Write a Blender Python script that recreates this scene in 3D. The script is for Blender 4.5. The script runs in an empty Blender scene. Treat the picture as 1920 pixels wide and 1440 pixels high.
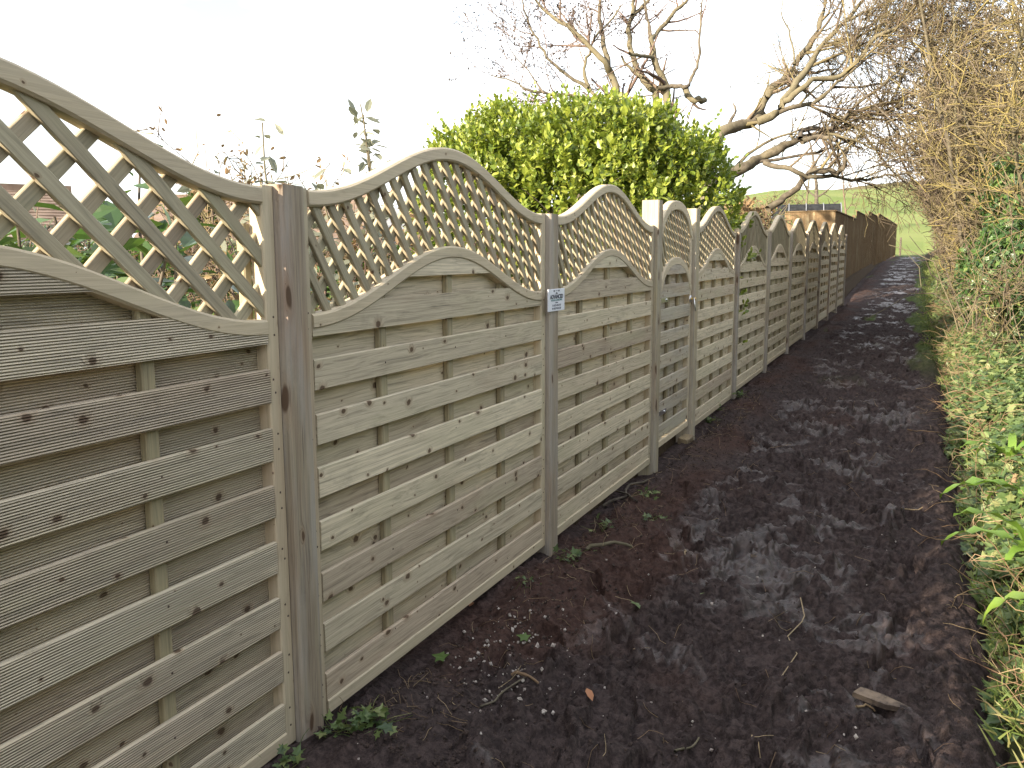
import bpy, math
import numpy as np
from mathutils import Matrix, Vector

rng = np.random.default_rng(11)
scene = bpy.context.scene
COL = scene.collection
rad = math.radians

# ------------------------------------------------------------------ camera
CAM = np.array([1.55, 0.0, 1.42])
YAW, PITCH, ROLL, FPX = rad(24.774), rad(8.337), rad(-0.2996), 1640.0
cy_, sy_, cp_, sp_ = math.cos(YAW), math.sin(YAW), math.cos(PITCH), math.sin(PITCH)
FWD = np.array([-sy_ * cp_, cy_ * cp_, -sp_])
RGT = np.array([cy_, sy_, 0.0])
UPV = np.cross(RGT, FWD)
RGT, UPV = (math.cos(ROLL) * RGT + math.sin(ROLL) * UPV, -math.sin(ROLL) * RGT + math.cos(ROLL) * UPV)
cam_data = bpy.data.cameras.new('camera')
cam_data.sensor_width = 36.0
cam_data.lens = FPX / 1920.0 * 36.0
cam_data.clip_start = 0.05
cam_data.clip_end = 3000.0
cam = bpy.data.objects.new('camera', cam_data)
COL.objects.link(cam)
cam.matrix_world = Matrix(((RGT[0], UPV[0], -FWD[0], CAM[0]), (RGT[1], UPV[1], -FWD[1], CAM[1]),
                           (RGT[2], UPV[2], -FWD[2], CAM[2]), (0, 0, 0, 1)))
scene.camera = cam

# ------------------------------------------------------------------ sky, sun, exposure
SUN_AZ, SUN_EL = rad(67), rad(18.0)         # azimuth measured from the fence normal
to_sun = Vector((-math.cos(SUN_AZ) * math.cos(SUN_EL), -math.sin(SUN_AZ) * math.cos(SUN_EL), math.sin(SUN_EL)))
world = bpy.data.worlds.new('World')
scene.world = world
world.use_nodes = True
wt = world.node_tree
wt.nodes.clear()
w_out = wt.nodes.new('ShaderNodeOutputWorld')
w_bg = wt.nodes.new('ShaderNodeBackground')
w_sky = wt.nodes.new('ShaderNodeTexSky')
w_sky.sky_type = 'NISHITA'
w_sky.sun_disc = False
w_sky.sun_elevation = SUN_EL
w_sky.sun_rotation = math.atan2(to_sun.x, to_sun.y) % (2 * math.pi)
w_sky.air_density = 1.0
w_sky.dust_density = 1.6
w_tc = wt.nodes.new('ShaderNodeTexCoord')
w_map = wt.nodes.new('ShaderNodeMapping')
w_map.inputs['Scale'].default_value = (1.0, 1.0, 3.4)
w_map.inputs['Rotation'].default_value = (0.1, 0.15, 0.4)
w_noise = wt.nodes.new('ShaderNodeTexNoise')
w_noise.inputs['Scale'].default_value = 1.9
w_noise.inputs['Detail'].default_value = 5.0
w_noise.inputs['Roughness'].default_value = 0.55
w_ramp = wt.nodes.new('ShaderNodeValToRGB')
w_ramp.color_ramp.elements[0].position = 0.40
w_ramp.color_ramp.elements[0].color = (0.20, 0.20, 0.20, 1)
w_ramp.color_ramp.elements[1].position = 0.60
w_ramp.color_ramp.elements[1].color = (1, 1, 1, 1)
w_mix = wt.nodes.new('ShaderNodeMix')
w_mix.data_type = 'RGBA'
w_mix.inputs['B'].default_value = (7.0, 7.05, 7.15, 1)
wt.links.new(w_tc.outputs['Generated'], w_map.inputs['Vector'])
wt.links.new(w_map.outputs['Vector'], w_noise.inputs['Vector'])
wt.links.new(w_noise.outputs['Fac'], w_ramp.inputs['Fac'])
wt.links.new(w_ramp.outputs['Color'], w_mix.inputs['Factor'])
wt.links.new(w_sky.outputs['Color'], w_mix.inputs['A'])
wt.links.new(w_mix.outputs['Result'], w_bg.inputs['Color'])
w_bg.inputs['Strength'].default_value = 0.10
wt.links.new(w_bg.outputs['Background'], w_out.inputs['Surface'])

sun_data = bpy.data.lights.new('sun', 'SUN')
sun_data.energy = 4.8
sun_data.angle = rad(0.5)
sun_data.color = (1.0, 0.86, 0.66)
sun = bpy.data.objects.new('sun', sun_data)
COL.objects.link(sun)
sun.rotation_euler = (-to_sun).to_track_quat('-Z', 'Y').to_euler()
sun.location = (-10, -10, 20)

scene.view_settings.view_transform = 'Standard'
scene.view_settings.look = 'None'
scene.view_settings.exposure = 1.78
scene.view_settings.gamma = 1.0
scene.view_settings.use_curve_mapping = False
scene.cycles.max_bounces = 4
scene.cycles.diffuse_bounces = 3
scene.cycles.glossy_bounces = 2
scene.cycles.use_adaptive_sampling = True
scene.cycles.adaptive_threshold = 0.02
scene.cycles.transparent_max_bounces = 8


def at(px, py, depth):
    """a point of the place: its direction read off the photograph and its own distance in metres"""
    d = FWD * FPX + (px - 960.0) * RGT + (720.0 - py) * UPV
    return CAM + d / d.dot(FWD) * depth


# ------------------------------------------------------------------ helpers: scene graph
def link(o, parent=None):
    COL.objects.link(o)
    if parent is not None:
        o.parent = parent
    return o


def tag(o, label=None, cat=None, group=None, kind=None):
    if label: o['label'] = label
    if cat: o['category'] = cat
    if group: o['group'] = group
    if kind: o['kind'] = kind
    return o


def thing(name, label, cat, loc=(0, 0, 0), rz=0.0, group=None):
    o = bpy.data.objects.new(name, None)
    o.empty_display_size = 0.1
    link(o)
    o.location = loc
    o.rotation_euler = (0, 0, rz)
    return tag(o, label, cat, group)


def mesh(name, V, faces, mat=None, smooth=False, attrs=None):
    V = np.asarray(V, dtype=np.float32)
    if not isinstance(faces, (list, tuple)):
        faces = [faces]
    faces = [np.asarray(f, dtype=np.int32) for f in faces if len(f)]
    me = bpy.data.meshes.new(name)
    me.vertices.add(len(V))
    me.vertices.foreach_set('co', V.ravel())
    nl = sum(f.size for f in faces)
    npoly = sum(len(f) for f in faces)
    me.loops.add(nl)
    me.polygons.add(npoly)
    me.loops.foreach_set('vertex_index', np.concatenate([f.ravel() for f in faces]))
    starts, s = [], 0
    for f in faces:
        starts.append(s + np.arange(len(f), dtype=np.int32) * f.shape[1])
        s += f.size
    me.polygons.foreach_set('loop_start', np.concatenate(starts).astype(np.int32))
    me.polygons.foreach_set('use_smooth', np.full(npoly, smooth, dtype=bool))
    if attrs:
        for k, a in attrs.items():
            at_ = me.attributes.new(k, 'FLOAT', 'POINT')
            at_.data.foreach_set('value', np.asarray(a, dtype=np.float32))
    me.update(calc_edges=True)
    me.validate()
    if mat is not None:
        me.materials.append(mat)
    return me


def obj(name, me, parent=None, loc=(0, 0, 0), rot=(0, 0, 0)):
    o = bpy.data.objects.new(name, me)
    link(o, parent)
    o.location = loc
    o.rotation_euler = rot
    return o


# ------------------------------------------------------------------ helpers: noise
def _hash(ix, iy, seed):
    h = (ix.astype(np.int64) * 374761393 + iy.astype(np.int64) * 668265263 + seed * 1442695041) & 0xffffffff
    h = ((h ^ (h >> 13)) * 1274126177) & 0xffffffff
    h = (h ^ (h >> 16)) & 0xffffffff
    return h / 4294967295.0


def vnoise(x, y, seed=0):
    x = np.asarray(x, float); y = np.asarray(y, float)
    ix, iy = np.floor(x), np.floor(y)
    fx, fy = x - ix, y - iy
    ix = ix.astype(np.int64); iy = iy.astype(np.int64)
    def g(dx, dy):
        a = _hash(ix + dx, iy + dy, seed) * 2 * np.pi
        return np.cos(a) * (fx - dx) + np.sin(a) * (fy - dy)
    u = fx * fx * fx * (fx * (fx * 6 - 15) + 10)
    v = fy * fy * fy * (fy * (fy * 6 - 15) + 10)
    a = g(0, 0) * (1 - u) + g(1, 0) * u
    b = g(0, 1) * (1 - u) + g(1, 1) * u
    return (a * (1 - v) + b * v) * 1.5


def fbm(x, y, octv=4, seed=0, gain=0.5, lac=2.03):
    s, a = 0.0, 1.0
    for i in range(octv):
        s = s + a * vnoise(x, y, seed + i * 17)
        x = x * lac + 3.1; y = y * lac + 1.7; a *= gain
    return s


def fbm_far(x, y, octv, seed, gain, f, Y):
    """fbm whose octaves fade out where the grid along the path is too coarse for them"""
    s, a = 0.0, 1.0
    for i in range(octv):
        s = s + a * vnoise(x, y, seed + i * 17) / np.sqrt(1 + (f * 0.0027 * Y * 2.4) ** 6)
        x = x * 2.03 + 3.1; y = y * 2.03 + 1.7; a *= gain; f *= 2.03
    return s


def sstep(a, b, x):
    t = np.clip((np.asarray(x, float) - a) / (b - a), 0, 1)
    return t * t * (3 - 2 * t)


# ------------------------------------------------------------------ helpers: materials
class NT:
    def __init__(self, name):
        self.m = bpy.data.materials.new(name)
        self.m.use_nodes = True
        self.t = self.m.node_tree
        self.t.nodes.clear()
        self.out = self.t.nodes.new('ShaderNodeOutputMaterial')

    def n(self, kind, ins=None, **props):
        nd = self.t.nodes.new('ShaderNode' + kind)
        for k, v in props.items():
            setattr(nd, k, v)
        for k, v in (ins or {}).items():
            self.set(nd.inputs[k], v)
        return nd

    def set(self, sock, v):
        if isinstance(v, bpy.types.NodeSocket):
            self.t.links.new(v, sock)
        elif isinstance(v, (int, float)):
            sock.default_value = v
        else:
            v = tuple(v)
            if sock.type == 'RGBA' and len(v) == 3:
                v = v + (1.0,)
            sock.default_value = v

    def math(self, op, a, b=0.0, c=None, clamp=False):
        nd = self.n('Math', operation=op, use_clamp=clamp)
        self.set(nd.inputs[0], a); self.set(nd.inputs[1], b)
        if c is not None: self.set(nd.inputs[2], c)
        return nd.outputs[0]

    def vmath(self, op, a, b=(0, 0, 0)):
        nd = self.n('VectorMath', operation=op)
        self.set(nd.inputs[0], a); self.set(nd.inputs[1], b)
        return nd.outputs[0]

    def mix(self, f, a, b, blend='MIX'):
        nd = self.n('Mix', data_type='RGBA', blend_type=blend)
        self.set(nd.inputs['Factor'], f); self.set(nd.inputs['A'], a); self.set(nd.inputs['B'], b)
        return nd.outputs['Result']

    def ramp(self, f, stops):
        nd = self.n('ValToRGB')
        cr = nd.color_ramp
        while len(cr.elements) < len(stops): cr.elements.new(0.5)
        for e, (p, c) in zip(cr.elements, stops):
            e.position = p
            e.color = (c, c, c, 1) if isinstance(c, (int, float)) else tuple(c) + (1.0,)
        self.set(nd.inputs['Fac'], f)
        return nd.outputs['Color']

    def noise(self, vec, scale, detail=3.0, rough=0.5, dist=0.0):
        nd = self.n('TexNoise', {'Scale': scale, 'Detail': detail, 'Roughness': rough, 'Distortion': dist})
        if vec is not None: self.set(nd.inputs['Vector'], vec)
        return nd.outputs['Fac']

    def smooth(self, x, a, b):
        nd = self.n('MapRange', {'Value': x, 'From Min': a, 'From Max': b}, interpolation_type='SMOOTHSTEP')
        return nd.outputs['Result']

    def bump(self, h, dist, strength=1.0, normal=None):
        nd = self.n('Bump', {'Height': h, 'Distance': dist, 'Strength': strength})
        if normal is not None: self.set(nd.inputs['Normal'], normal)
        return nd.outputs['Normal']

    def finish(self, color, rough=0.7, normal=None, metal=0.0, spec=0.5, trans=None):
        b = self.n('BsdfPrincipled', {'Base Color': color, 'Roughness': rough, 'Metallic': metal})
        self.set(b.inputs['Specular IOR Level'], spec)
        if normal is not None: self.set(b.inputs['Normal'], normal)
        s = b.outputs[0]
        if trans:
            fac, tcol = trans
            tr = self.n('BsdfTranslucent', {'Color': tcol})
            mx = self.n('MixShader', {'Fac': fac})
            self.t.links.new(s, mx.inputs[1]); self.t.links.new(tr.outputs[0], mx.inputs[2])
            s = mx.outputs[0]
        self.t.links.new(s, self.out.inputs['Surface'])
        return self.m


def wood(name, pal, knot=1.0, gc=1.0, reed=False, grey=0.0, stain=0.3, crack=0.0, knotscale=(8.0, 11.0, 11.0)):
    """treated softwood, grain along local X; every piece gets its own tint, knots and stains"""
    g = NT(name)
    tc = g.n('TexCoord').outputs['Object']
    rnd = g.n('ObjectInfo').outputs['Random']
    r2 = g.math('FRACT', g.math('MULTIPLY', rnd, 57.31))
    r3 = g.math('FRACT', g.math('MULTIPLY', rnd, 173.7))
    offs = g.n('CombineXYZ', {'X': g.math('MULTIPLY', rnd, 61.0), 'Y': g.math('MULTIPLY', r2, 23.0), 'Z': g.math('MULTIPLY', r3, 41.0)}).outputs[0]
    p = g.vmath('ADD', tc, offs)
    base = g.ramp(rnd, [(i / max(1, len(pal) - 1), c) for i, c in enumerate(pal)])
    base = g.mix(1.0, base, g.ramp(r2, [(0.0, 0.84), (0.5, 1.0), (1.0, 1.08)]), 'MULTIPLY')
    # knots
    kv = g.vmath('MULTIPLY', p, knotscale)
    kd = g.noise(kv, 2.5, 2, 0.6)
    kv2 = g.vmath('ADD', kv, g.n('CombineXYZ', {'X': g.math('MULTIPLY', kd, 0.18), 'Y': 0.0, 'Z': g.math('MULTIPLY', kd, 0.22)}).outputs[0])
    ks = g.n('SeparateXYZ', {'Vector': kv2})
    kv3 = g.n('CombineXYZ', {'X': ks.outputs[0], 'Y': g.math('MULTIPLY_ADD', ks.outputs[1], 0.8, ks.outputs[2]), 'Z': 0.0}).outputs[0]
    vor = g.n('TexVoronoi', {'Vector': kv3, 'Scale': 1.0, 'Randomness': 1.0}, voronoi_dimensions='2D')
    dist = vor.outputs['Distance']
    cellr = g.n('SeparateColor', {'Color': vor.outputs['Color']})
    ksize = g.math('MULTIPLY', g.math('MAXIMUM', g.math('MULTIPLY_ADD', g.math('POWER', cellr.outputs[0], 1.6), 0.20, -0.025), 0.001), knot)
    kmask = g.math('SUBTRACT', 1.0, g.smooth(g.math('DIVIDE', dist, ksize), 0.62, 1.05))
    khalo = g.math('SUBTRACT', 1.0, g.smooth(g.math('DIVIDE', dist, ksize), 0.8, 2.4))
    # grain flows round the knots
    bend = g.math('MULTIPLY', khalo, 0.018)
    sep = g.n('SeparateXYZ', {'Vector': p})
    gz = g.math('ADD', sep.outputs[2], bend)
    gx = sep.outputs[0]
    gv = g.n('CombineXYZ', {'X': gx, 'Y': sep.outputs[1], 'Z': gz}).outputs[0]
    warp = g.noise(g.vmath('MULTIPLY', gv, (1.6, 9, 9)), 1.0, 2, 0.5)
    gv2 = g.vmath('ADD', g.vmath('MULTIPLY', gv, (0.9, 120, 120)), g.n('CombineXYZ', {'X': 0.0, 'Y': g.math('MULTIPLY', warp, 9.0), 'Z': g.math('MULTIPLY', warp, 9.0)}).outputs[0])
    grain = g.noise(gv2, 1.0, 4, 0.62)
    fine = g.noise(g.vmath('MULTIPLY', gv, (6, 330, 330)), 1.0, 2, 0.6)
    gr = g.ramp(grain, [(0.28, 0.42), (0.46, 0.90), (0.62, 1.12), (0.8, 0.95)])
    col = g.mix(gc * 0.85, base, gr, 'MULTIPLY')
    fr = g.ramp(fine, [(0.28, 0.66), (0.5, 1.0), (0.7, 1.12)])
    col = g.mix(0.8 * gc, col, fr, 'MULTIPLY')
    # broad stains: pink heartwood, green treatment, grey weathering
    s1 = g.noise(g.vmath('MULTIPLY', p, (1.3, 7, 7)), 1.0, 3, 0.55)
    col = g.mix(g.math('MULTIPLY', g.smooth(s1, 0.52, 0.72), stain), col, (0.30, 0.185, 0.125))
    s2 = g.noise(g.vmath('MULTIPLY', g.vmath('ADD', p, (9, 4, 2)), (0.9, 5, 5)), 1.0, 3, 0.6)
    col = g.mix(g.math('MULTIPLY', g.smooth(s2, 0.5, 0.75), 0.45), col, (0.44, 0.41, 0.27))
    if grey > 0:
        s3 = g.noise(g.vmath('MULTIPLY', g.vmath('ADD', p, (1, 7, 5)), (1.5, 16, 16)), 1.0, 4, 0.6)
        col = g.mix(g.math('MULTIPLY', g.smooth(s3, 0.36, 0.62), grey), col, (0.35, 0.335, 0.315))
    s4 = g.noise(g.vmath('MULTIPLY', p, (0.55, 1, 1)), 11.0, 5, 0.7)
    col = g.mix(g.math('MULTIPLY', g.smooth(s4, 0.55, 0.78), 0.34), col, (0.12, 0.10, 0.075))
    col = g.mix(g.math('MULTIPLY', khalo, 0.30), col, (0.215, 0.125, 0.065))
    col = g.mix(g.math('MULTIPLY', kmask, 0.88), col, (0.075, 0.042, 0.024))
    h = g.math('ADD', g.math('MULTIPLY', grain, 0.5), g.math('MULTIPLY', fine, 0.35))
    if crack > 0:
        cr = g.noise(g.vmath('MULTIPLY', gv, (2.2, 130, 130)), 1.0, 2, 0.5)
        cm = g.math('SUBTRACT', 1.0, g.smooth(cr, 0.24, 0.33))
        col = g.mix(g.math('MULTIPLY', cm, crack), col, (0.05, 0.036, 0.026))
        h = g.math('SUBTRACT', h, cm)
    nrm = g.bump(h, 0.0016, 0.8)
    if reed:
        z = g.n('SeparateXYZ', {'Vector': tc}).outputs[2]
        saw = g.math('SINE', g.math('MULTIPLY', z, 2 * math.pi / 0.0062))
        sep_n = g.n('SeparateXYZ', {'Vector': g.n('NewGeometry').outputs['Normal']})
        face = g.smooth(g.math('ABSOLUTE', sep_n.outputs[0]), 0.6, 0.9)
        saw = g.math('MULTIPLY', g.math('POWER', g.math('MULTIPLY_ADD', saw, 0.5, 0.5), 0.6), face)
        nrm = g.bump(saw, 0.0032, 1.0, nrm)
        groove = g.math('MULTIPLY', g.math('SUBTRACT', 1.0, g.smooth(saw, 0.0, 0.55)), face)
        col = g.mix(g.math('MULTIPLY', groove, 0.38), col, (0.10, 0.085, 0.062))
    return g.finish(col, 0.78, nrm, spec=0.25)


def plain(name, c1, c2, scale=6.0, rough=0.8, bump=0.0, metal=0.0, spec=0.4):
    g = NT(name)
    tc = g.n('TexCoord').outputs['Object']
    nz = g.noise(tc, scale, 5, 0.6)
    col = g.mix(g.smooth(nz, 0.35, 0.65), c1, c2)
    nrm = g.bump(nz, bump) if bump else None
    return g.finish(col, rough, nrm, metal, spec)


def leafmat(name, stops, rough=0.45, trans=0.3, tcol=(0.25, 0.4, 0.05), spec=0.5):
    g = NT(name)
    a = g.n('Attribute', attribute_name='rnd').outputs['Fac']
    tc = g.n('TexCoord').outputs['Object']
    nz = g.noise(tc, 2.2, 2, 0.5)
    f = g.math('ADD', g.math('MULTIPLY', a, 0.8), g.math('MULTIPLY', g.math('SUBTRACT', nz, 0.4), 0.6), clamp=True)
    col = g.ramp(f, stops)
    return g.finish(col, rough, None, spec=spec, trans=(trans, g.mix(0.5, col, tcol)))


def barkmat(name, c1, c2, c3, lich=0.35, scale=9.0):
    g = NT(name)
    tc = g.n('TexCoord').outputs['Object']
    a = g.n('Attribute', attribute_name='rnd').outputs['Fac']
    nz = g.noise(tc, scale, 5, 0.65)
    n2 = g.noise(tc, scale * 0.28, 3, 0.6)
    col = g.mix(g.smooth(nz, 0.35, 0.65), c1, c2)
    f = g.math('ADD', g.math('MULTIPLY', a, 0.55), g.math('MULTIPLY', n2, 0.6))
    col = g.mix(g.math('MULTIPLY', g.smooth(f, 0.48, 0.78), lich), col, c3)
    return g.finish(col, 0.85, g.bump(nz, 0.006), spec=0.2)


PAL_BOARD = [(0.55, 0.475, 0.355), (0.53, 0.46, 0.34), (0.57, 0.495, 0.37), (0.54, 0.47, 0.35), (0.47, 0.38, 0.29), (0.55, 0.48, 0.36), (0.52, 0.45, 0.335), (0.50, 0.42, 0.315), (0.56, 0.49, 0.365), (0.58, 0.51, 0.385)]
PAL_RAIL = [(0.49, 0.415, 0.295), (0.455, 0.385, 0.275), (0.52, 0.44, 0.315)]
M = {}
M['board'] = wood('treated_board_wood', PAL_BOARD, knot=0.80, stain=0.20)
M['reed'] = wood('reeded_board_wood', PAL_BOARD, knot=0.82, reed=True, stain=0.26, grey=0.12)
M['rail'] = wood('rail_wood', PAL_RAIL, knot=0.45, gc=0.45, stain=0.22, grey=0.10)
M['slat'] = wood('lattice_wood', [(0.35, 0.31, 0.22), (0.31, 0.27, 0.19), (0.37, 0.33, 0.235), (0.30, 0.24, 0.175)], knot=0.4, gc=0.7, stain=0.22)
M['batten'] = wood('batten_wood', [(0.31, 0.275, 0.175), (0.28, 0.24, 0.155), (0.33, 0.29, 0.19)], knot=0.4, gc=0.7, stain=0.15)
M['post'] = wood('weathered_post_wood', [(0.29, 0.235, 0.175), (0.27, 0.22, 0.165), (0.31, 0.255, 0.19)], knot=1.35, stain=0.5, grey=0.55, crack=0.7, knotscale=(3.2, 8.5, 8.5))
M['gate'] = wood('gate_wood', [(0.45, 0.395, 0.30), (0.41, 0.35, 0.265), (0.47, 0.415, 0.32)], knot=0.95, stain=0.25, grey=0.35)
M['gatepost'] = wood('gatepost_wood', [(0.36, 0.30, 0.20), (0.34, 0.285, 0.195)], knot=1.1, stain=0.3, grey=0.45, crack=0.5, knotscale=(3.2, 8.5, 8.5))
M['brown'] = wood('brown_feather_wood', [(0.175, 0.118, 0.062), (0.15, 0.10, 0.053), (0.19, 0.13, 0.07), (0.16, 0.11, 0.06)], knot=0.6, stain=0.15)
M['mudwood'] = plain('muddy_wood', (0.20, 0.15, 0.11), (0.06, 0.045, 0.038), 22, 0.85, 0.006)
M['offcut'] = plain('sawn_timber', (0.30, 0.235, 0.14), (0.17, 0.13, 0.085), 14, 0.85, 0.004)

# ------------------------------------------------------------------ terrain
GY = [-60, 0, 2, 4, 5.6, 6.8, 8.5, 10.6, 12.4, 16.3, 20.2, 22.4, 25, 31, 40, 60, 66]
GZ = [0.02, 0.02, 0.02, 0.0, -0.025, -0.03, 0.07, 0.10, 0.125, 0.155, 0.20, 0.235, 0.38, 0.62, 0.88, 1.29, 1.42]


def base_z(y):
    y = np.asarray(y, float)
    z = np.interp(y, GY, GZ)
    yy = np.clip(y - 66, 0, None)
    return z + yy * 0.0


def terrain_z(x, y):
    x = np.asarray(x, float); y = np.asarray(y, float)
    z = base_z(y)
    amp = sstep(-150, -25, x)
    hill = np.clip(y - 66, 0, None)
    hill = np.where(hill < 205, hill * 0.098, 205 * 0.098 + (hill - 205) * 0.012)
    z = z + hill * amp * (1 + np.clip(x, -60, 200) * 0.0035) + fbm(x / 60, y / 60, 3, 5) * 2.0 * sstep(90, 170, y)
    near = 1 - sstep(64, 90, y)
    bank = 0.30 * sstep(1.72, 2.5, x) + 0.45 * sstep(2.3, 4.0, x)
    z = z + bank * near
    z = z + 0.19 * (1 - sstep(-0.19, -0.11, x)) * (1 - sstep(58, 62, y))  # soil heaped behind the fence to stop sun leaking under the panels
    z = z + 0.12 * (1 - sstep(-0.20, -0.12, x)) * np.exp(-((y - 6.25) / 0.75) ** 6) * (x > -3)  # extra mound added behind the gate to block sun below it
    trench = sstep(-0.19, -0.09, x) * (1 - sstep(1.75, 2.05, x)) * (1 - sstep(60, 63, y))
    z = z - 0.16 * trench
    z = z + fbm(x * 0.9, y * 0.9, 3, 3) * 0.05 * (sstep(1.9, 2.3, x) + (1 - sstep(-2.5, -0.5, x)))
    return z


def grid_mesh(name, xs, ys, zf, mat, smooth=True, attrs=None):
    X, Y = np.meshgrid(xs, ys)
    Z = zf(X, Y)
    V = np.stack([X, Y, Z], -1).reshape(-1, 3)
    nx, ny = len(xs), len(ys)
    i = np.arange(ny - 1)[:, None] * nx + np.arange(nx - 1)[None, :]
    F = np.stack([i, i + 1, i + 1 + nx, i + nx], -1).reshape(-1, 4)
    return mesh(name, V, F, mat, smooth, attrs)


def ground_mat():
    g = NT('ground_earth_and_grass')
    tc = g.n('TexCoord').outputs['Object']
    s = g.n('SeparateXYZ', {'Vector': tc})
    n1 = g.noise(tc, 1.6, 5, 0.6)
    n2 = g.noise(tc, 14.0, 4, 0.6)
    n3 = g.noise(tc, 0.06, 4, 0.6)
    soil = g.mix(n2, (0.030, 0.022, 0.016), (0.085, 0.062, 0.040))
    grass = g.mix(g.smooth(n2, 0.35, 0.65), (0.055, 0.10, 0.022), (0.10, 0.15, 0.035))
    field = g.mix(g.smooth(n3, 0.35, 0.65), (0.125, 0.165, 0.05), (0.18, 0.205, 0.075))
    field = g.mix(g.math('MULTIPLY', n2, 0.35), field, (0.09, 0.13, 0.03))
    # brown scrub along the brow of the hill
    brow = g.math('MULTIPLY', g.smooth(g.math('ADD', s.outputs[1], g.math('MULTIPLY', n3, 60.0)), 222, 262), 0.85)
    field = g.mix(brow, field, (0.11, 0.075, 0.05))
    far = g.smooth(s.outputs[1], 60.5, 64.0)
    garden = g.mix(g.smooth(n1, 0.42, 0.58), soil, grass)
    lawn = g.smooth(g.math('MULTIPLY', s.outputs[0], -1.0), 5.5, 6.5)
    garden = g.mix(g.smooth(s.outputs[0], -1.4, -0.7), garden, soil)
    garden = g.mix(lawn, garden, g.mix(0.35, grass, field))
    bankc = g.mix(g.math('MULTIPLY', g.smooth(n1, 0.5, 0.6), 0.6), soil, (0.05, 0.07, 0.02))
    near = g.mix(g.smooth(s.outputs[0], 0.5, 1.0), garden, bankc)
    col = g.mix(far, near, field)
    return g.finish(col, 0.95, g.bump(g.math('ADD', n2, n1), 0.03), spec=0.1)


xs = np.unique(np.round(np.concatenate([np.linspace(-400, -60, 20), np.linspace(-60, -8, 27), np.linspace(-8, -0.5, 22), np.linspace(-0.5, 3.2, 50), np.linspace(3.2, 10, 24), np.linspace(10, 60, 20), np.linspace(60, 400, 20)]), 3))
ys = np.unique(np.round(np.concatenate([np.linspace(-60, -2, 20), np.linspace(-2, 14, 90), np.linspace(14, 30, 50), np.linspace(30, 70, 70), np.linspace(70, 140, 36), np.linspace(140, 340, 50), np.linspace(340, 1500, 20)]), 3))
ground = obj('ground', grid_mesh('ground', xs, ys, terrain_z, ground_mat()))
tag(ground, 'garden soil, bank and green field rising to the hill', 'ground', kind='structure')

# ------------------------------------------------------------------ muddy path
prints = []
_r = np.random.default_rng(5)
for k in range(230):
    yy = 1.6 + 14.0 * _r.random() ** 1.5
    prints.append((_r.uniform(0.28, 1.74), yy, _r.normal(0, 0.35) + (math.pi if _r.random() < 0.4 else 0), _r.uniform(0.022, 0.05), _r.uniform(0.85, 1.08), _r.random()))


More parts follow.
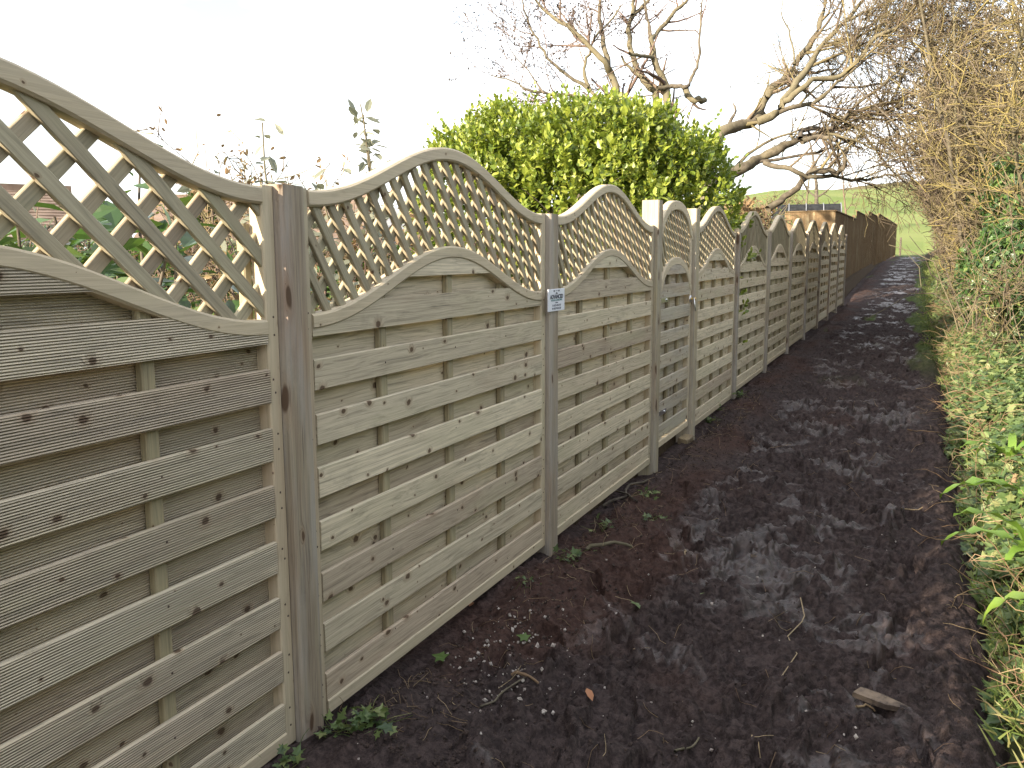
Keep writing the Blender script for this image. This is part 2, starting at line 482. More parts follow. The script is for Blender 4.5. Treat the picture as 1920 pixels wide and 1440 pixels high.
def path_fields(X, Y):
    z = base_z(Y)
    fade = 1.0 / (1.0 + np.clip(Y - 10, 0, None) * 0.02)
    wx = fbm(X * 2.6, Y * 2.6, 2, 41, 0.5) * 0.12
    wy = fbm(X * 2.6 + 9, Y * 2.6 + 4, 2, 43, 0.5) * 0.12
    x2, y2 = X + wx, Y + wy
    mid = sstep(0.22, 0.6, X) * (1 - sstep(1.5, 1.85, X))
    h = fbm(X * 1.1, Y * 1.0, 2, 1) * 0.026
    # torn, layered plates of mud: warped terraces with sharp lips
    n1 = fbm_far(x2 * 3.1, y2 * 3.5, 4, 7, 0.52, 3.5, Y) * 4.0
    fr = n1 - np.floor(n1)
    h = h + (np.floor(n1) + sstep(0.66, 0.98, fr) - n1 * 0.70) * 0.022 * (0.30 + 0.70 * mid)
    # rounded clods with sharp creases between them
    b1 = np.abs(fbm_far(x2 * 5.2 + 3, y2 * 5.6, 3, 19, 0.42, 5.6, Y))
    h = h + (b1 - 0.3) * 0.064 * (0.45 + 0.55 * mid)
    b2 = np.abs(fbm_far(X * 13 + 0.8 * x2, Y * 14 + 0.8 * y2, 3, 21, 0.5, 14, Y))
    h = h + (b2 - 0.3) * 0.025
    c1 = fbm_far(x2 * 2.6 + 7, y2 * 3.6, 3, 101, 0.5, 3.6, Y)
    h = h - 0.016 * np.exp(-(c1 / 0.06) ** 2) * (0.35 + 0.65 * mid)
    wf = fbm(X * 1.15 + 3.3, Y * 1.05 + 1.0, 2, 61) + 0.9 * fbm(x2 * 5, y2 * 6, 3, 63)
    wet = sstep(-0.08, 0.62, wf + 0.25 * np.exp(-((X - 1.0) / 0.45) ** 2 - ((Y - 3.6) / 1.4) ** 2)) * mid
    crumb = fbm_far(x2 * 30, y2 * 30, 3, 23, 0.62, 30, Y)
    cr2 = np.abs(fbm_far(X * 60, Y * 60, 2, 29, 0.6, 60, Y)) + 0.1
    dry = 1 - 0.55 * wet
    h = h + crumb * 0.0045 * dry + (cr2 - 0.2) * 0.0045 * dry
    sl = 1 / (1 + (Y / 6) ** 4) * np.sin((x2 * 0.5 + y2) * 42 + fbm(X * 4, Y * 4, 2, 31) * 5)
    h = h + sl * 0.0035 * sstep(0.05, 0.4, fbm(X * 2.1, Y * 2.1, 2, 33)) * mid
    for (cx, cy, a, d, sc, rr) in prints:
        m = (np.abs(X - cx) < 0.26) & (np.abs(Y - cy) < 0.26)
        if not m.any(): continue
        dx, dy = X[m] - cx, Y[m] - cy
        u = dx * math.cos(a) + dy * math.sin(a) + 0.4 * wx[m]
        v = -dx * math.sin(a) + dy * math.cos(a) + 0.4 * wy[m]
        w = 0.048 * sc * (1 - 0.25 * np.exp(-((v + 0.02) / 0.05) ** 2) + 0.10 * np.clip(v / 0.1, -1, 1))
        r = np.sqrt((u / w) ** 2 + (v / (0.145 * sc)) ** 2)
        ins = 1 - sstep(0.78, 1.02, r)
        rim = np.exp(-((r - 1.16) / 0.15) ** 2)
        lug = np.sin(v * 210 + np.abs(u) * 60) * 0.0032
        hh = h[m]
        h[m] = hh * (1 - ins * 0.6) + ins * (np.mean(hh) * 0.6 - d + lug) + rim * d * 0.40 * rr
        wet[m] = np.clip(wet[m] + ins * 0.30 * (rr > 0.55) * mid[m], 0, 1)
    # trodden slab-smooth mud at the gate
    gx = np.exp(-(((X - 0.22) / 0.30) ** 4 + ((Y - 6.2) / 0.62) ** 4))
    h = h * (1 - 0.9 * gx) + gx * 0.015
    # loose crumbly soil against the fence
    fl = 1 - sstep(0.12, 0.65, X)
    h = h + fl * 0.030 * (0.6 + fbm(X * 3, Y * 1.3, 3, 71)) - (1 - sstep(0.0, 0.12, X)) * 0.045
    edge = sstep(1.72, 2.02, X)
    h = h + 0.05 * sstep(1.5, 1.85, X) * (0.6 + fbm(X * 2, Y * 2, 2, 77)) - 0.22 * edge - 0.10 * (1 - sstep(-0.20, -0.10, X))
    red = sstep(0.15, 0.75, 0.45 * fbm(X * 1.6, Y * 1.2 + 5, 3, 91) + 1.0 * np.exp(-((X - 0.36) / 0.30) ** 2) * np.exp(-((Y - 3.9) / 0.9) ** 2) + 0.5 * np.exp(-((X - 0.2) / 0.25) ** 2))
    gras = sstep(0.05, 0.35, fbm(X * 1.5, Y * 0.35, 3, 55) + 0.9 * sstep(1.25, 1.75, X) - 0.55) * sstep(9, 14, Y)
    gras = np.maximum(gras, sstep(57, 61, Y + 2 * vnoise(X * 2, Y * 0.3, 2)))
    return z + h * fade, wet, red, gras


def path_mat():
    g = NT('wet_mud')
    tc = g.n('TexCoord').outputs['Object']
    wet = g.n('Attribute', attribute_name='wet').outputs['Fac']
    red = g.n('Attribute', attribute_name='red').outputs['Fac']
    gra = g.n('Attribute', attribute_name='gras').outputs['Fac']
    n1 = g.noise(tc, 35, 5, 0.65)
    n2 = g.noise(tc, 150, 3, 0.6)
    n3 = g.noise(tc, 13, 5, 0.65, 0.6)
    dark = g.mix(g.smooth(n1, 0.35, 0.65), (0.027, 0.0203, 0.0203), (0.070, 0.0525, 0.0505))
    redc = g.mix(g.smooth(n1, 0.3, 0.7), (0.044, 0.023, 0.018), (0.085, 0.044, 0.033))
    col = g.mix(g.math('MULTIPLY', red, 0.6), dark, redc)
    grs = g.mix(n1, (0.045, 0.075, 0.018), (0.09, 0.12, 0.035))
    col = g.mix(g.math('MULTIPLY', gra, 0.85), col, grs)
    w2 = g.math('MULTIPLY', g.smooth(g.math('ADD', wet, g.math('MULTIPLY', g.math('SUBTRACT', n3, 0.5), 1.6)), 0.35, 1.0), g.math('SUBTRACT', 1.0, gra))
    rough = g.math('MULTIPLY_ADD', w2, -0.46, 0.84)
    rough = g.math('ADD', rough, g.math('MULTIPLY', g.math('SUBTRACT', n1, 0.5), 0.6))
    hgt = g.math('ADD', g.math('MULTIPLY', n1, 1.0), g.math('MULTIPLY', n2, 0.45))
    b = g.n('Bump', {'Height': hgt, 'Distance': 0.016, 'Strength': g.math('MULTIPLY_ADD', w2, -0.5, 1.0)})
    return g.finish(col, rough, b.outputs[0], spec=g.math('MULTIPLY_ADD', w2, 0.34, 0.10))


pxs = np.concatenate([np.linspace(-0.22, -0.05, 10)[:-1], np.linspace(-0.05, 1.85, 270), np.linspace(1.85, 2.10, 14)[1:]])
pys = [-0.5]
while pys[-1] < 63.5:
    pys.append(pys[-1] + max(0.0065, 0.0027 * pys[-1]) if pys[-1] > 2.2 else pys[-1] + 0.05)
pys = np.array(pys)
PX, PY = np.meshgrid(pxs, pys)
PZ, PW, PR, PG = path_fields(PX, PY)
path_me = grid_mesh('muddy_path', pxs, pys, lambda X, Y: PZ, path_mat(), True, {'wet': PW.ravel(), 'red': PR.ravel(), 'gras': PG.ravel()})
tag(obj('path', path_me), 'dark churned muddy footpath running beside the fence', 'path', kind='structure')


def path_z(x, y):
    i = int(np.clip(np.searchsorted(pys, y), 1, len(pys) - 1)); j = int(np.clip(np.searchsorted(pxs, x), 1, len(pxs) - 1))
    return float(PZ[i, j])


# ------------------------------------------------------------------ timber members
_cache = {}


def plank_mesh(L, W, T, mat, bev=0.004):
    """a chamfered board: length on X, width on Z, thickness on Y, centred"""
    key = (round(L, 3), round(W, 4), round(T, 4), mat.name, bev)
    if key in _cache: return _cache[key]
    b = min(bev, W * 0.3, T * 0.3)
    w, t = W / 2, T / 2
    sec = [(-t + b, -w), (t - b, -w), (t, -w + b), (t, w - b), (t - b, w), (-t + b, w), (-t, w - b), (-t, -w + b)]
    V = [(sx * L / 2, a, c) for sx in (-1, 1) for a, c in sec]
    q = [(i, (i + 1) % 8, 8 + (i + 1) % 8, 8 + i) for i in range(8)]
    me = mesh('timber', V, [np.array(q)[:, ::-1], np.array([list(range(8)), list(range(15, 7, -1))])], mat)
    _cache[key] = me
    return me


def wave_profile(W, ze, A, inset):
    return lambda x: ze + A * 0.5 * (1 - np.cos(2 * np.pi * np.clip((x - inset) / (W - 2 * inset), 0, 1)))


def rail_mesh(name, curve, x0, x1, h, T, mat, n=44, bev=0.006):
    """curved rail following curve(x) along its top edge"""
    x = np.linspace(x0, x1, n)
    z = curve(x)
    tx, tz = np.gradient(x), np.gradient(z)
    tx[0], tz[0] = 1, 0; tx[-1], tz[-1] = 1, 0
    ln = np.hypot(tx, tz); nx, nz = -tz / ln, tx / ln
    t = T / 2
    sec = [(0, -t + bev), (0, t - bev), (bev, t), (h - bev, t), (h, t - bev), (h, -t + bev), (h - bev, -t), (bev, -t)]
    V = []
    for d, yy in sec:
        px = np.clip(x - nx * d, x0, x1)
        V.append(np.stack([px, np.full(n, yy), z - nz * d], -1))
    V = np.stack(V, 1).reshape(-1, 3)
    F = []
    for i in range(n - 1):
        for j in range(8):
            k = (j + 1) % 8
            F.append((i * 8 + j, i * 8 + k, i * 8 + 8 + k, i * 8 + 8 + j))
    e = (n - 1) * 8
    me = mesh(name, V, [np.array(F), np.array([list(range(7, -1, -1)), [e + j for j in range(8)]])], mat, False)
    return me


def clipped_board(x0, x1, zlo, zhi, top, T, mat, n=40):
    """board whose upper edge is sawn to follow the curved rail above it; returns mesh and centre"""
    x = np.linspace(x0, x1, n)
    zt = np.minimum(zhi, top(x))
    ok = zt - zlo > 0.006
    if not ok.any(): return None
    i0, i1 = np.argmax(ok), len(ok) - 1 - np.argmax(ok[::-1])
    x, zt = x[i0:i1 + 1], np.maximum(zt[i0:i1 + 1], zlo + 0.004)
    if len(x) < 3: return None
    m = len(x)
    cx, cz = (x[0] + x[-1]) / 2, (zlo + zhi) / 2
    V = np.concatenate([np.stack([x - cx, np.full(m, s * T / 2), zz - cz], -1) for s, zz in ((-1, np.full(m, zlo)), (1, np.full(m, zlo)), (1, zt), (-1, zt))])
    F = []
    for i in range(m - 1):
        for j in range(4):
            k = (j + 1) % 4
            F.append((j * m + i, j * m + i + 1, k * m + i + 1, k * m + i))
    F += [(0, m, 2 * m, 3 * m), (4 * m - 1, 3 * m - 1, 2 * m - 1, m - 1)]
    return mesh('timber', V, np.array(F)[:, ::-1], mat), (cx, cz)


def lathe_mesh(name, prof, mat, n=20, smooth=True):
    """profile of (radius, height) revolved about local Y"""
    a = np.linspace(0, 2 * np.pi, n, endpoint=False)
    V = np.concatenate([np.stack([r * np.cos(a), np.full(n, h), r * np.sin(a)], -1) for r, h in prof])
    F = [(k * n + i, k * n + (i + 1) % n, (k + 1) * n + (i + 1) % n, (k + 1) * n + i) for k in range(len(prof) - 1) for i in range(n)]
    return mesh(name, V, np.array(F), mat, smooth)



M['rust_nail'] = plain('rusty_nail', (0.05, 0.035, 0.028), (0.09, 0.06, 0.045), 30, 0.7)
UP = (0, -math.pi / 2, 0)       # turns a member's X length upright
_prof = {}


def panel(name, label, cat, y0, y1, z0, kind='wave', mats=('board', 'rail', 'slat', 'batten'), angles=(55, 45), pitch=0.083, slat_w=0.030, group=None, x=-0.05, nails=False):
    W = 1.8 if kind == 'wave' else (y1 - y0)
    bm, rm, sm, tm = [M[k] for k in mats]
    root = thing(name, label, cat, (x, y0, z0), math.pi / 2, group)
    if kind == 'wave': root.scale = (((y1 - y0) / W), 1, 1)
    st = 0.047
    if kind == 'wave':
        top, mid, hE = wave_profile(W, 1.582, 0.203, st), wave_profile(W, 1.232, 0.20, st), 1.582
        rh, mh, btop, nb = 0.046, 0.044, 0.085, 9
        battens = [0.44, 0.90, 1.36]
        hS = 1.586
    else:
        ell = lambda ze, A: (lambda x: ze + A * np.power(np.clip(1 - np.abs((x - W / 2) / (W / 2 - 0.02)) ** 2.3, 0, 1), 0.72))
        top, mid = ell(1.50, 0.205), ell(1.10, 0.21)
        rh, mh, btop, nb = 0.066, 0.056, 0.11, 8
        battens = [0.33, 0.62]
        hS = 1.50
    key = (kind, round(W, 3))
    for xx in (st / 2, W - st / 2):                                  # side frames
        obj('stile', plank_mesh(hS, st, 0.046, rm), root, (xx, 0, hS / 2), UP)
        obj('back_stile', plank_mesh(hS - 0.10, 0.030, 0.026, tm), root, (xx + (0.036 if xx < W / 2 else -0.036), 0.034, hS / 2 - 0.05), UP)
    obj('bottom_rail', plank_mesh(W - 2 * st - 0.002, 0.046, 0.052, rm), root, (W / 2, -0.003, 0.0235))
    for nm, c, h in (('top_rail', top, rh), ('mid_rail', mid, mh)):
        k2 = key + (nm, rm.name)
        if k2 not in _prof: _prof[k2] = rail_mesh(nm, c, st + 0.001 if kind == 'wave' else 0.004, W - (st + 0.001 if kind == 'wave' else 0.004), h, 0.050, rm)
        obj(nm, _prof[k2], root, (0, -0.003, 0))
    # boards, woven front and back of the battens
    def boards(front):
        for k in range(nb + 1):
            c = btop + 0.1612 * (k + (0 if front else 0.5))
            hw = 0.0465 if front else 0.064
            x0, x1 = (st + 0.001, W - st - 0.001) if front else (0.012, W - 0.012)
            clip = lambda q: mid(q) - mh * 0.55
            yoff = -0.0165 if front else 0.0245
            zlo, zhi = c - hw, c + hw
            if zlo > clip(W / 2) - 0.01: continue
            if zhi < clip(x0):
                me, loc = plank_mesh(x1 - x0, 2 * hw, 0.015, bm, 0.003), (W / 2, c)
            else:
                k3 = key + (bm.name, k, front)
                if k3 not in _prof: _prof[k3] = clipped_board(x0, x1, zlo, zhi, clip, 0.015, bm)
                if _prof[k3] is None: continue
                me, loc = _prof[k3]
            obj('front_board' if front else 'back_board', me, root, (loc[0], yoff + rng.normal(0, 0.0012), loc[1] + rng.normal(0, 0.0012)), (rng.normal(0, 0.012), rng.normal(0, 0.0006), 0))
    boards(True); boards(False)
    for b in battens:
        hb = float(mid(np.array([b]))[0]) - mh * 0.6
        obj('batten', plank_mesh(hb - 0.03, 0.040, 0.024, tm), root, (b, 0.004, 0.03 + (hb - 0.03) / 2), UP)
    if kind == 'wave' and nails:
        if 'nail' not in _prof: _prof['nail'] = lathe_mesh('nail', [(0.0001, -0.0012), (0.0028, -0.0010), (0.0034, 0.0)], M['rust_nail'], 8)
        for xx in (st / 2, W - st / 2):
            for k in range(nb - 1):
                for dz in (-0.022, 0.022):
                    obj('nail', _prof['nail'], root, (xx + rng.normal(0, 0.004), -0.0232, btop + 0.1612 * k + dz + rng.normal(0, 0.004)))
        for b in battens:
            for k in range(nb - 2):
                obj('nail', _prof['nail'], root, (b + rng.normal(0, 0.006), -0.0242, btop + 0.1612 * k + rng.normal(0, 0.012)))
    # diagonal lattice
    for front, ang in ((True, -angles[0]), (False, angles[1])):
        tn = math.tan(rad(ang))
        dz0 = pitch * abs(math.tan(rad(angles[0])))
        stepx = dz0 / abs(tn)
        for x_at in np.arange(-1.6, W + 1.6, stepx):
            q = np.linspace(-0.2, W + 0.2, 900)
            z = 1.35 + (q - x_at) * tn
            ok = (q > st * 0.6) & (q < W - st * 0.6) & (z > mid(q) - mh * 0.6) & (z < top(q) - rh * 0.5)
            idx = np.flatnonzero(ok)
            if not len(idx): continue
            for run in np.split(idx, np.flatnonzero(np.diff(idx) > 1) + 1):
                a, b = run[0], run[-1]
                L = (q[b] - q[a]) / math.cos(rad(ang))
                if L < 0.05: continue
                obj('lattice_slat', plank_mesh(round(L, 2), slat_w, 0.014, sm, 0.002), root, ((q[a] + q[b]) / 2, -0.008 if front else 0.007, (z[a] + z[b]) / 2), (0, -rad(ang), 0))
    return root


def post(label, y1, ztop, zbot, mat='post', w=0.10, d=0.10, x_front=0.0, name='fence_post', group='fence posts', tilt=0.0):
    h = ztop - zbot + 0.25
    root = obj(name, plank_mesh(h, w, d, M[mat], 0.007), None, (x_front - d / 2, y1 - w / 2, zbot - 0.25 + h / 2), (tilt, -math.pi / 2, math.pi / 2))
    return tag(root, label, 'post', group)


PG_ = 'wavy topped fence bays along the path'
order = ['nearest the camera, cut by the left edge', 'between the thick knotty post and the sign post', 'between the sign post and the gate',
         'first beyond the gate', 'second beyond the gate', 'third beyond the gate', 'fourth beyond the gate', 'fifth beyond the gate', 'sixth beyond the gate',
         'seventh beyond the gate', 'last of the row, by the brown fence']
spans = [(0.10, 1.90), (2.0, 3.795), (3.895, 5.645), (6.825, 8.49), (8.59, 10.42), (10.52, 12.32), (12.42, 14.23), (14.33, 16.15), (16.25, 18.10), (18.20, 20.05), (20.15, 22.0)]
pz = [0.022, 0.025, 0.025, 0.045, 0.082, 0.117, 0.147, 0.185, 0.222, 0.258, 0.275]
for i, ((a, b), z0) in enumerate(zip(spans, pz)):
    kw = dict(group=PG_, nails=i < 3)
    if i == 0:
        kw.update(mats=('reed', 'rail', 'slat', 'batten'), angles=(42, 42), pitch=0.148, slat_w=0.036)
    panel('lattice_fence', 'wavy lattice topped timber fence bay ' + order[i], 'fence', a, b, z0, **kw)
panel('lattice_fence', 'wavy timber fence bay standing behind the photographer', 'fence', -1.8, 0.0, 0.022, mats=('reed', 'rail', 'slat', 'batten'), angles=(42, 42), pitch=0.148, slat_w=0.036, group=PG_)

panel('lattice_fence', 'wavy timber fence bay second behind the photographer', 'fence', -3.7, -1.9, 0.022, group=PG_)
panel('lattice_fence', 'wavy timber fence bay third behind the photographer', 'fence', -5.6, -3.8, 0.022, group=PG_)
post('timber fence post one bay behind the photographer', -1.8, 1.605, 0.0)
post('timber fence post two bays behind the photographer', -3.7, 1.605, 0.0)
post('plain timber fence post just behind the photographer', 0.10, 1.605, 0.0)
post('thick grey knotty fence post nearest the camera', 2.0, 1.612, 0.0, w=0.10)
post('weathered fence post carrying the small white sign', 3.895, 1.612, -0.02, w=0.10)
pl = ['first fence post beyond the gate post', 'second fence post beyond the gate post', 'third fence post beyond the gate post', 'fourth fence post beyond the gate post', 'fifth fence post beyond the gate post', 'sixth fence post beyond the gate post', 'seventh fence post beyond the gate post', 'last post at the far end of the wavy fence']
for l, y1, zt in zip(pl, [8.59, 10.52, 12.42, 14.33, 16.25, 18.20, 20.15, 22.10], [1.63, 1.68, 1.71, 1.745, 1.787, 1.83, 1.86, 1.872]):
    post('slim timber ' + l if 'last' not in l else 'timber ' + l, y1, zt, float(base_z(y1)) - 0.02)
post('tall pale gate post on the near side of the gate', 5.755, 1.775, -0.05, 'gatepost', 0.105, 0.115, 0.0, 'gate_post', 'gate posts')
post('tall pale gate post on the far side of the gate', 6.822, 1.768, -0.05, 'gatepost', 0.12, 0.125, 0.005, 'gate_post', 'gate posts')

# ------------------------------------------------------------------ garden gate
gate = panel('garden_gate', 'narrow arched timber gate with lattice top and ring handle', 'gate', 5.765, 6.695, 0.095, 'gate', ('gate', 'rail', 'slat', 'batten'), angles=(55, 50), pitch=0.078, x=-0.045)
M['steel'] = plain('galvanised_steel', (0.55, 0.56, 0.58), (0.70, 0.70, 0.72), 40, 0.28, 0, 0.95)
M['brass'] = plain('brass', (0.60, 0.42, 0.16), (0.70, 0.50, 0.20), 30, 0.35, 0, 0.9)


def torus_mesh(R, r, mat, n=28, m=8, sz=1.0):
    a = np.linspace(0, 2 * np.pi, n, endpoint=False); b = np.linspace(0, 2 * np.pi, m, endpoint=False)
    A, B = np.meshgrid(a, b, indexing='ij')
    V = np.stack([(R + r * np.cos(B)) * np.cos(A), r * np.sin(B), (R + r * np.cos(B)) * np.sin(A) * sz], -1).reshape(-1, 3)
    i = np.arange(n)[:, None] * m; j = np.arange(m)[None, :]
    F = np.stack([i + j, i + (j + 1) % m, (i + m) % (n * m) + (j + 1) % m, (i + m) % (n * m) + j], -1).reshape(-1, 4)
    return mesh('ring', V, F, mat, True)


hz = 1.09 - 0.095
hx = 6.655 - 5.765
pl_ = obj('latch_plate', lathe_mesh('latch_plate', [(0.0001, -0.006), (0.026, -0.005), (0.028, 0.0), (0.028, 0.004)], M['steel']), gate, (hx, -0.028, hz))
obj('spindle', lathe_mesh('spindle', [(0.0001, -0.042), (0.008, -0.042), (0.009, -0.03), (0.007, -0.02), (0.010, -0.004), (0.010, 0.0)], M['brass']), pl_)
obj('ring_handle', torus_mesh(0.042, 0.0055, M['steel'], sz=1.1), pl_, (0.0, -0.034, -0.044), (rad(-8), 0, rad(12)))
for zz in (0.22, 1.0):
    hg = obj('hinge', plank_mesh(0.20, 0.035, 0.005, M['steel'], 0.001), gate, (0.12, -0.028, zz + 0.02))
    obj('hinge_bolt', lathe_mesh('hinge_bolt', [(0.0001, -0.008), (0.007, -0.007), (0.009, 0.0)], M['steel'], 10), hg, (0.05, -0.002, 0))
tag(obj('timber_offcut', plank_mesh(0.11, 0.05, 0.08, M['offcut'], 0.006), None, (-0.03, 6.66, -0.01), (0.15, -0.2, 1.3)), 'pale sawn timber offcut at the foot of the far gate post', 'offcut')

# ------------------------------------------------------------------ small white sign
M['sign'] = plain('white_plastic', (0.74, 0.76, 0.84), (0.70, 0.72, 0.80), 20, 0.35)
M['ink'] = plain('navy_ink', (0.010, 0.013, 0.035), (0.014, 0.018, 0.045), 20, 0.5)
M['ink2'] = plain('teal_ink', (0.10, 0.22, 0.24), (0.12, 0.25, 0.27), 20, 0.5)
M['ink3'] = plain('grey_ink', (0.10, 0.105, 0.15), (0.13, 0.135, 0.18), 20, 0.5)
sign = thing('sign', 'small white plastic sign reading ADVANCED fixed to fence post', 'sign', (0.004, 3.853, 1.213), math.pi / 2)
obj('plate', plank_mesh(0.205, 0.104, 0.004, M['sign'], 0.001), sign)


def text(body, size, z, mat, x=0.0, sx=1.0, bold=0.0):
    cu = bpy.data.curves.new('lettering', 'FONT')
    cu.body = body; cu.size = size; cu.align_x = 'CENTER'; cu.align_y = 'CENTER'; cu.extrude = 0.0004; cu.offset = bold
    tmp = bpy.data.objects.new('lettering', cu)
    COL.objects.link(tmp)
    dg = bpy.context.evaluated_depsgraph_get()
    me = bpy.data.meshes.new_from_object(tmp.evaluated_get(dg))
    bpy.data.objects.remove(tmp)
    me.materials.clear(); me.materials.append(mat)
    o = obj('lettering', me, sign, (x, -0.0026, z), (math.pi / 2, 0, 0))
    o.scale = (sx, 1, 1)
    return o


text('ADVANCED', 0.0275, 0.0145, M['ink'], sx=1.08, bold=0.0007)
text('FENCING & LANDSCAPING', 0.0115, -0.001, M['ink2'], sx=1.0)
text('Call Mike', 0.0085, -0.0125, M['ink3'])
text('T: 01275 855 257', 0.0135, -0.0255, M['ink3'], sx=1.15)
text('M: 07579 034 287', 0.0135, -0.040, M['ink3'], sx=1.15)
for k, sx in enumerate((-0.031, 0.029)):
    obj('emblem_block', plank_mesh(0.012, 0.0075, 0.001, M['ink'], 0.0002), sign, (sx, -0.0026, 0.043))
obj('emblem_bar', plank_mesh(0.024, 0.002, 0.001, M['ink3'], 0.0002), sign, (0, -0.0026, 0.0445))
obj('emblem_roof', mesh('emblem_roof', [(-0.014, -0.0005, 0), (0.014, -0.0005, 0), (0, -0.0005, 0.0085), (-0.014, 0.0005, 0), (0.014, 0.0005, 0), (0, 0.0005, 0.0085)], [np.array([(0, 1, 2), (5, 4, 3)]), np.array([(0, 3, 4, 1), (1, 4, 5, 2), (2, 5, 3, 0)])], M['ink']), sign, (0, -0.0026, 0.0285))

# ------------------------------------------------------------------ helpers: plants
class Tubes:
    """collects tapering polylines and turns them into one mesh"""
    def __init__(self):
        self.items = {}

    def add(self, P, R, sides=3, rnd=None):
        P = np.asarray(P, float); R = np.asarray(R, float)
        self.items.setdefault((len(P), sides), []).append((P, R, rng.random() if rnd is None else rnd))

    def build(self, name, mat, smooth=True):
        VV, FF, AA, off = [], [], [], 0
        for (n, s), lst in self.items.items():
            P = np.stack([a[0] for a in lst]); R = np.stack([a[1] for a in lst]); A = np.array([a[2] for a in lst])
            T = np.gradient(P, axis=1)
            T /= np.linalg.norm(T, axis=2, keepdims=True) + 1e-9
            ref = np.where(np.abs(T[..., 2:3]) < 0.85, np.array([0, 0, 1.0]), np.array([1.0, 0, 0]))
            B = np.cross(T, ref); B /= np.linalg.norm(B, axis=2, keepdims=True) + 1e-9
            C = np.cross(B, T)
            a = np.arange(s) * 2 * np.pi / s
            V = P[:, :, None, :] + R[:, :, None, None] * (B[:, :, None, :] * np.cos(a)[None, None, :, None] + C[:, :, None, :] * np.sin(a)[None, None, :, None])
            m = len(lst)
            base = off + np.arange(m)[:, None, None] * (n * s)
            i = np.arange(n - 1)[None, :, None] * s; j = np.arange(s)[None, None, :]; k = (np.arange(s) + 1) % s
            k = k[None, None, :]
            F = np.stack([base + i + j, base + i + k, base + i + s + k, base + i + s + j], -1).reshape(-1, 4)
            VV.append(V.reshape(-1, 3)); FF.append(F); AA.append(np.repeat(A, n * s)); off += m * n * s
        return mesh(name, np.concatenate(VV), np.concatenate(FF), mat, smooth, {'rnd': np.concatenate(AA)})

    def count(self):
        return sum(len(v) for v in self.items.values())


def unit(v):
    v = np.asarray(v, float)
    return v / (np.linalg.norm(v) + 1e-9)


def grow(start, d, L, n, wig=0.25, lift=0.0, r=rng):
    """a wandering polyline"""
    P = [np.asarray(start, float)]
    d = unit(d)
    for k in range(n - 1):
        d = unit(d + r.normal(0, wig, 3) + np.array([0, 0, lift]))
        P.append(P[-1] + d * L / (n - 1))
    return np.array(P)


def sprout(tb, P, R, levels, per_m, length, spread=0.8, lift=0.12, wig=0.22, minr=0.0022, bias=None, r=rng, taper=0.55, start=0.15):
    """side shoots along a limb, recursively finer"""
    seg = np.linalg.norm(np.diff(P, axis=0), axis=1)
    tot = seg.sum()
    cnt = max(1, int(round(tot * per_m * r.uniform(0.8, 1.2))))
    cum = np.concatenate([[0], np.cumsum(seg)])
    for c in range(cnt):
        t = r.uniform(start, 1.0) * tot
        i = min(len(seg) - 1, np.searchsorted(cum, t) - 1)
        f = (t - cum[i]) / seg[i]
        p = P[i] * (1 - f) + P[i + 1] * f
        rr = (R[i] * (1 - f) + R[i + 1] * f)
        d0 = unit(P[i + 1] - P[i])
        side = unit(np.cross(d0, r.normal(0, 1, 3)))
        d = unit(d0 * (1 - spread * 0.55) + side * spread + (0 if bias is None else np.asarray(bias)))
        L = length * r.uniform(0.45, 1.25) * (1 - 0.35 * t / tot)
        n = 5 if levels > 1 else 4
        Q = grow(p, d, L, n, wig, lift, r)
        r0 = max(minr, min(rr * 0.75, rr * taper + 0.0004))
        RQ = np.linspace(r0, max(minr * 0.6, r0 * 0.35), n)
        tb.add(Q, RQ, 3 if r0 < 0.02 else 5)
        if levels > 1:
            sprout(tb, Q, RQ, levels - 1, per_m * 1.75, length * 0.5, spread, lift, wig, minr, bias, r, taper, 0.1)


LEAF_V = np.array([(0, 0, 0), (0.30, 0.22, 0.05), (0.30, -0.22, 0.05), (0.66, 0.20, 0.03), (0.66, -0.20, 0.03), (1.0, 0, -0.06), (0.33, 0, 0), (0.68, 0, -0.02)], float)
LEAF_F = [np.array([(0, 6, 1), (0, 2, 6), (7, 5, 3), (7, 4, 5)]), np.array([(1, 6, 7, 3), (6, 2, 4, 7)])]
IVY_V = np.array([(0, 0, 0), (-0.10, 0.36, 0.03), (0.22, 0.26, 0.0), (0.40, 0.50, -0.02), (0.52, 0.20, 0.02), (1.0, 0.0, -0.05), (0.52, -0.20, 0.02), (0.40, -0.50, -0.02), (0.22, -0.26, 0.0), (-0.10, -0.36, 0.03)], float)
IVY_F = [np.array([(0, 2, 1), (2, 4, 3), (0, 8, 6), (0, 9, 8), (8, 7, 6)])[:, :], np.array([(0, 6, 5, 4)]), np.array([(0, 4, 2)])]
BLADE_V = np.array([(0, 0.5, 0), (0, -0.5, 0), (0.45, 0.38, 0.10), (0.45, -0.38, 0.10), (0.8, 0.2, 0.10), (0.8, -0.2, 0.10), (1.0, 0, 0.02)], float)
BLADE_F = [np.array([(0, 1, 3, 2), (2, 3, 5, 4)]), np.array([(4, 5, 6)])]


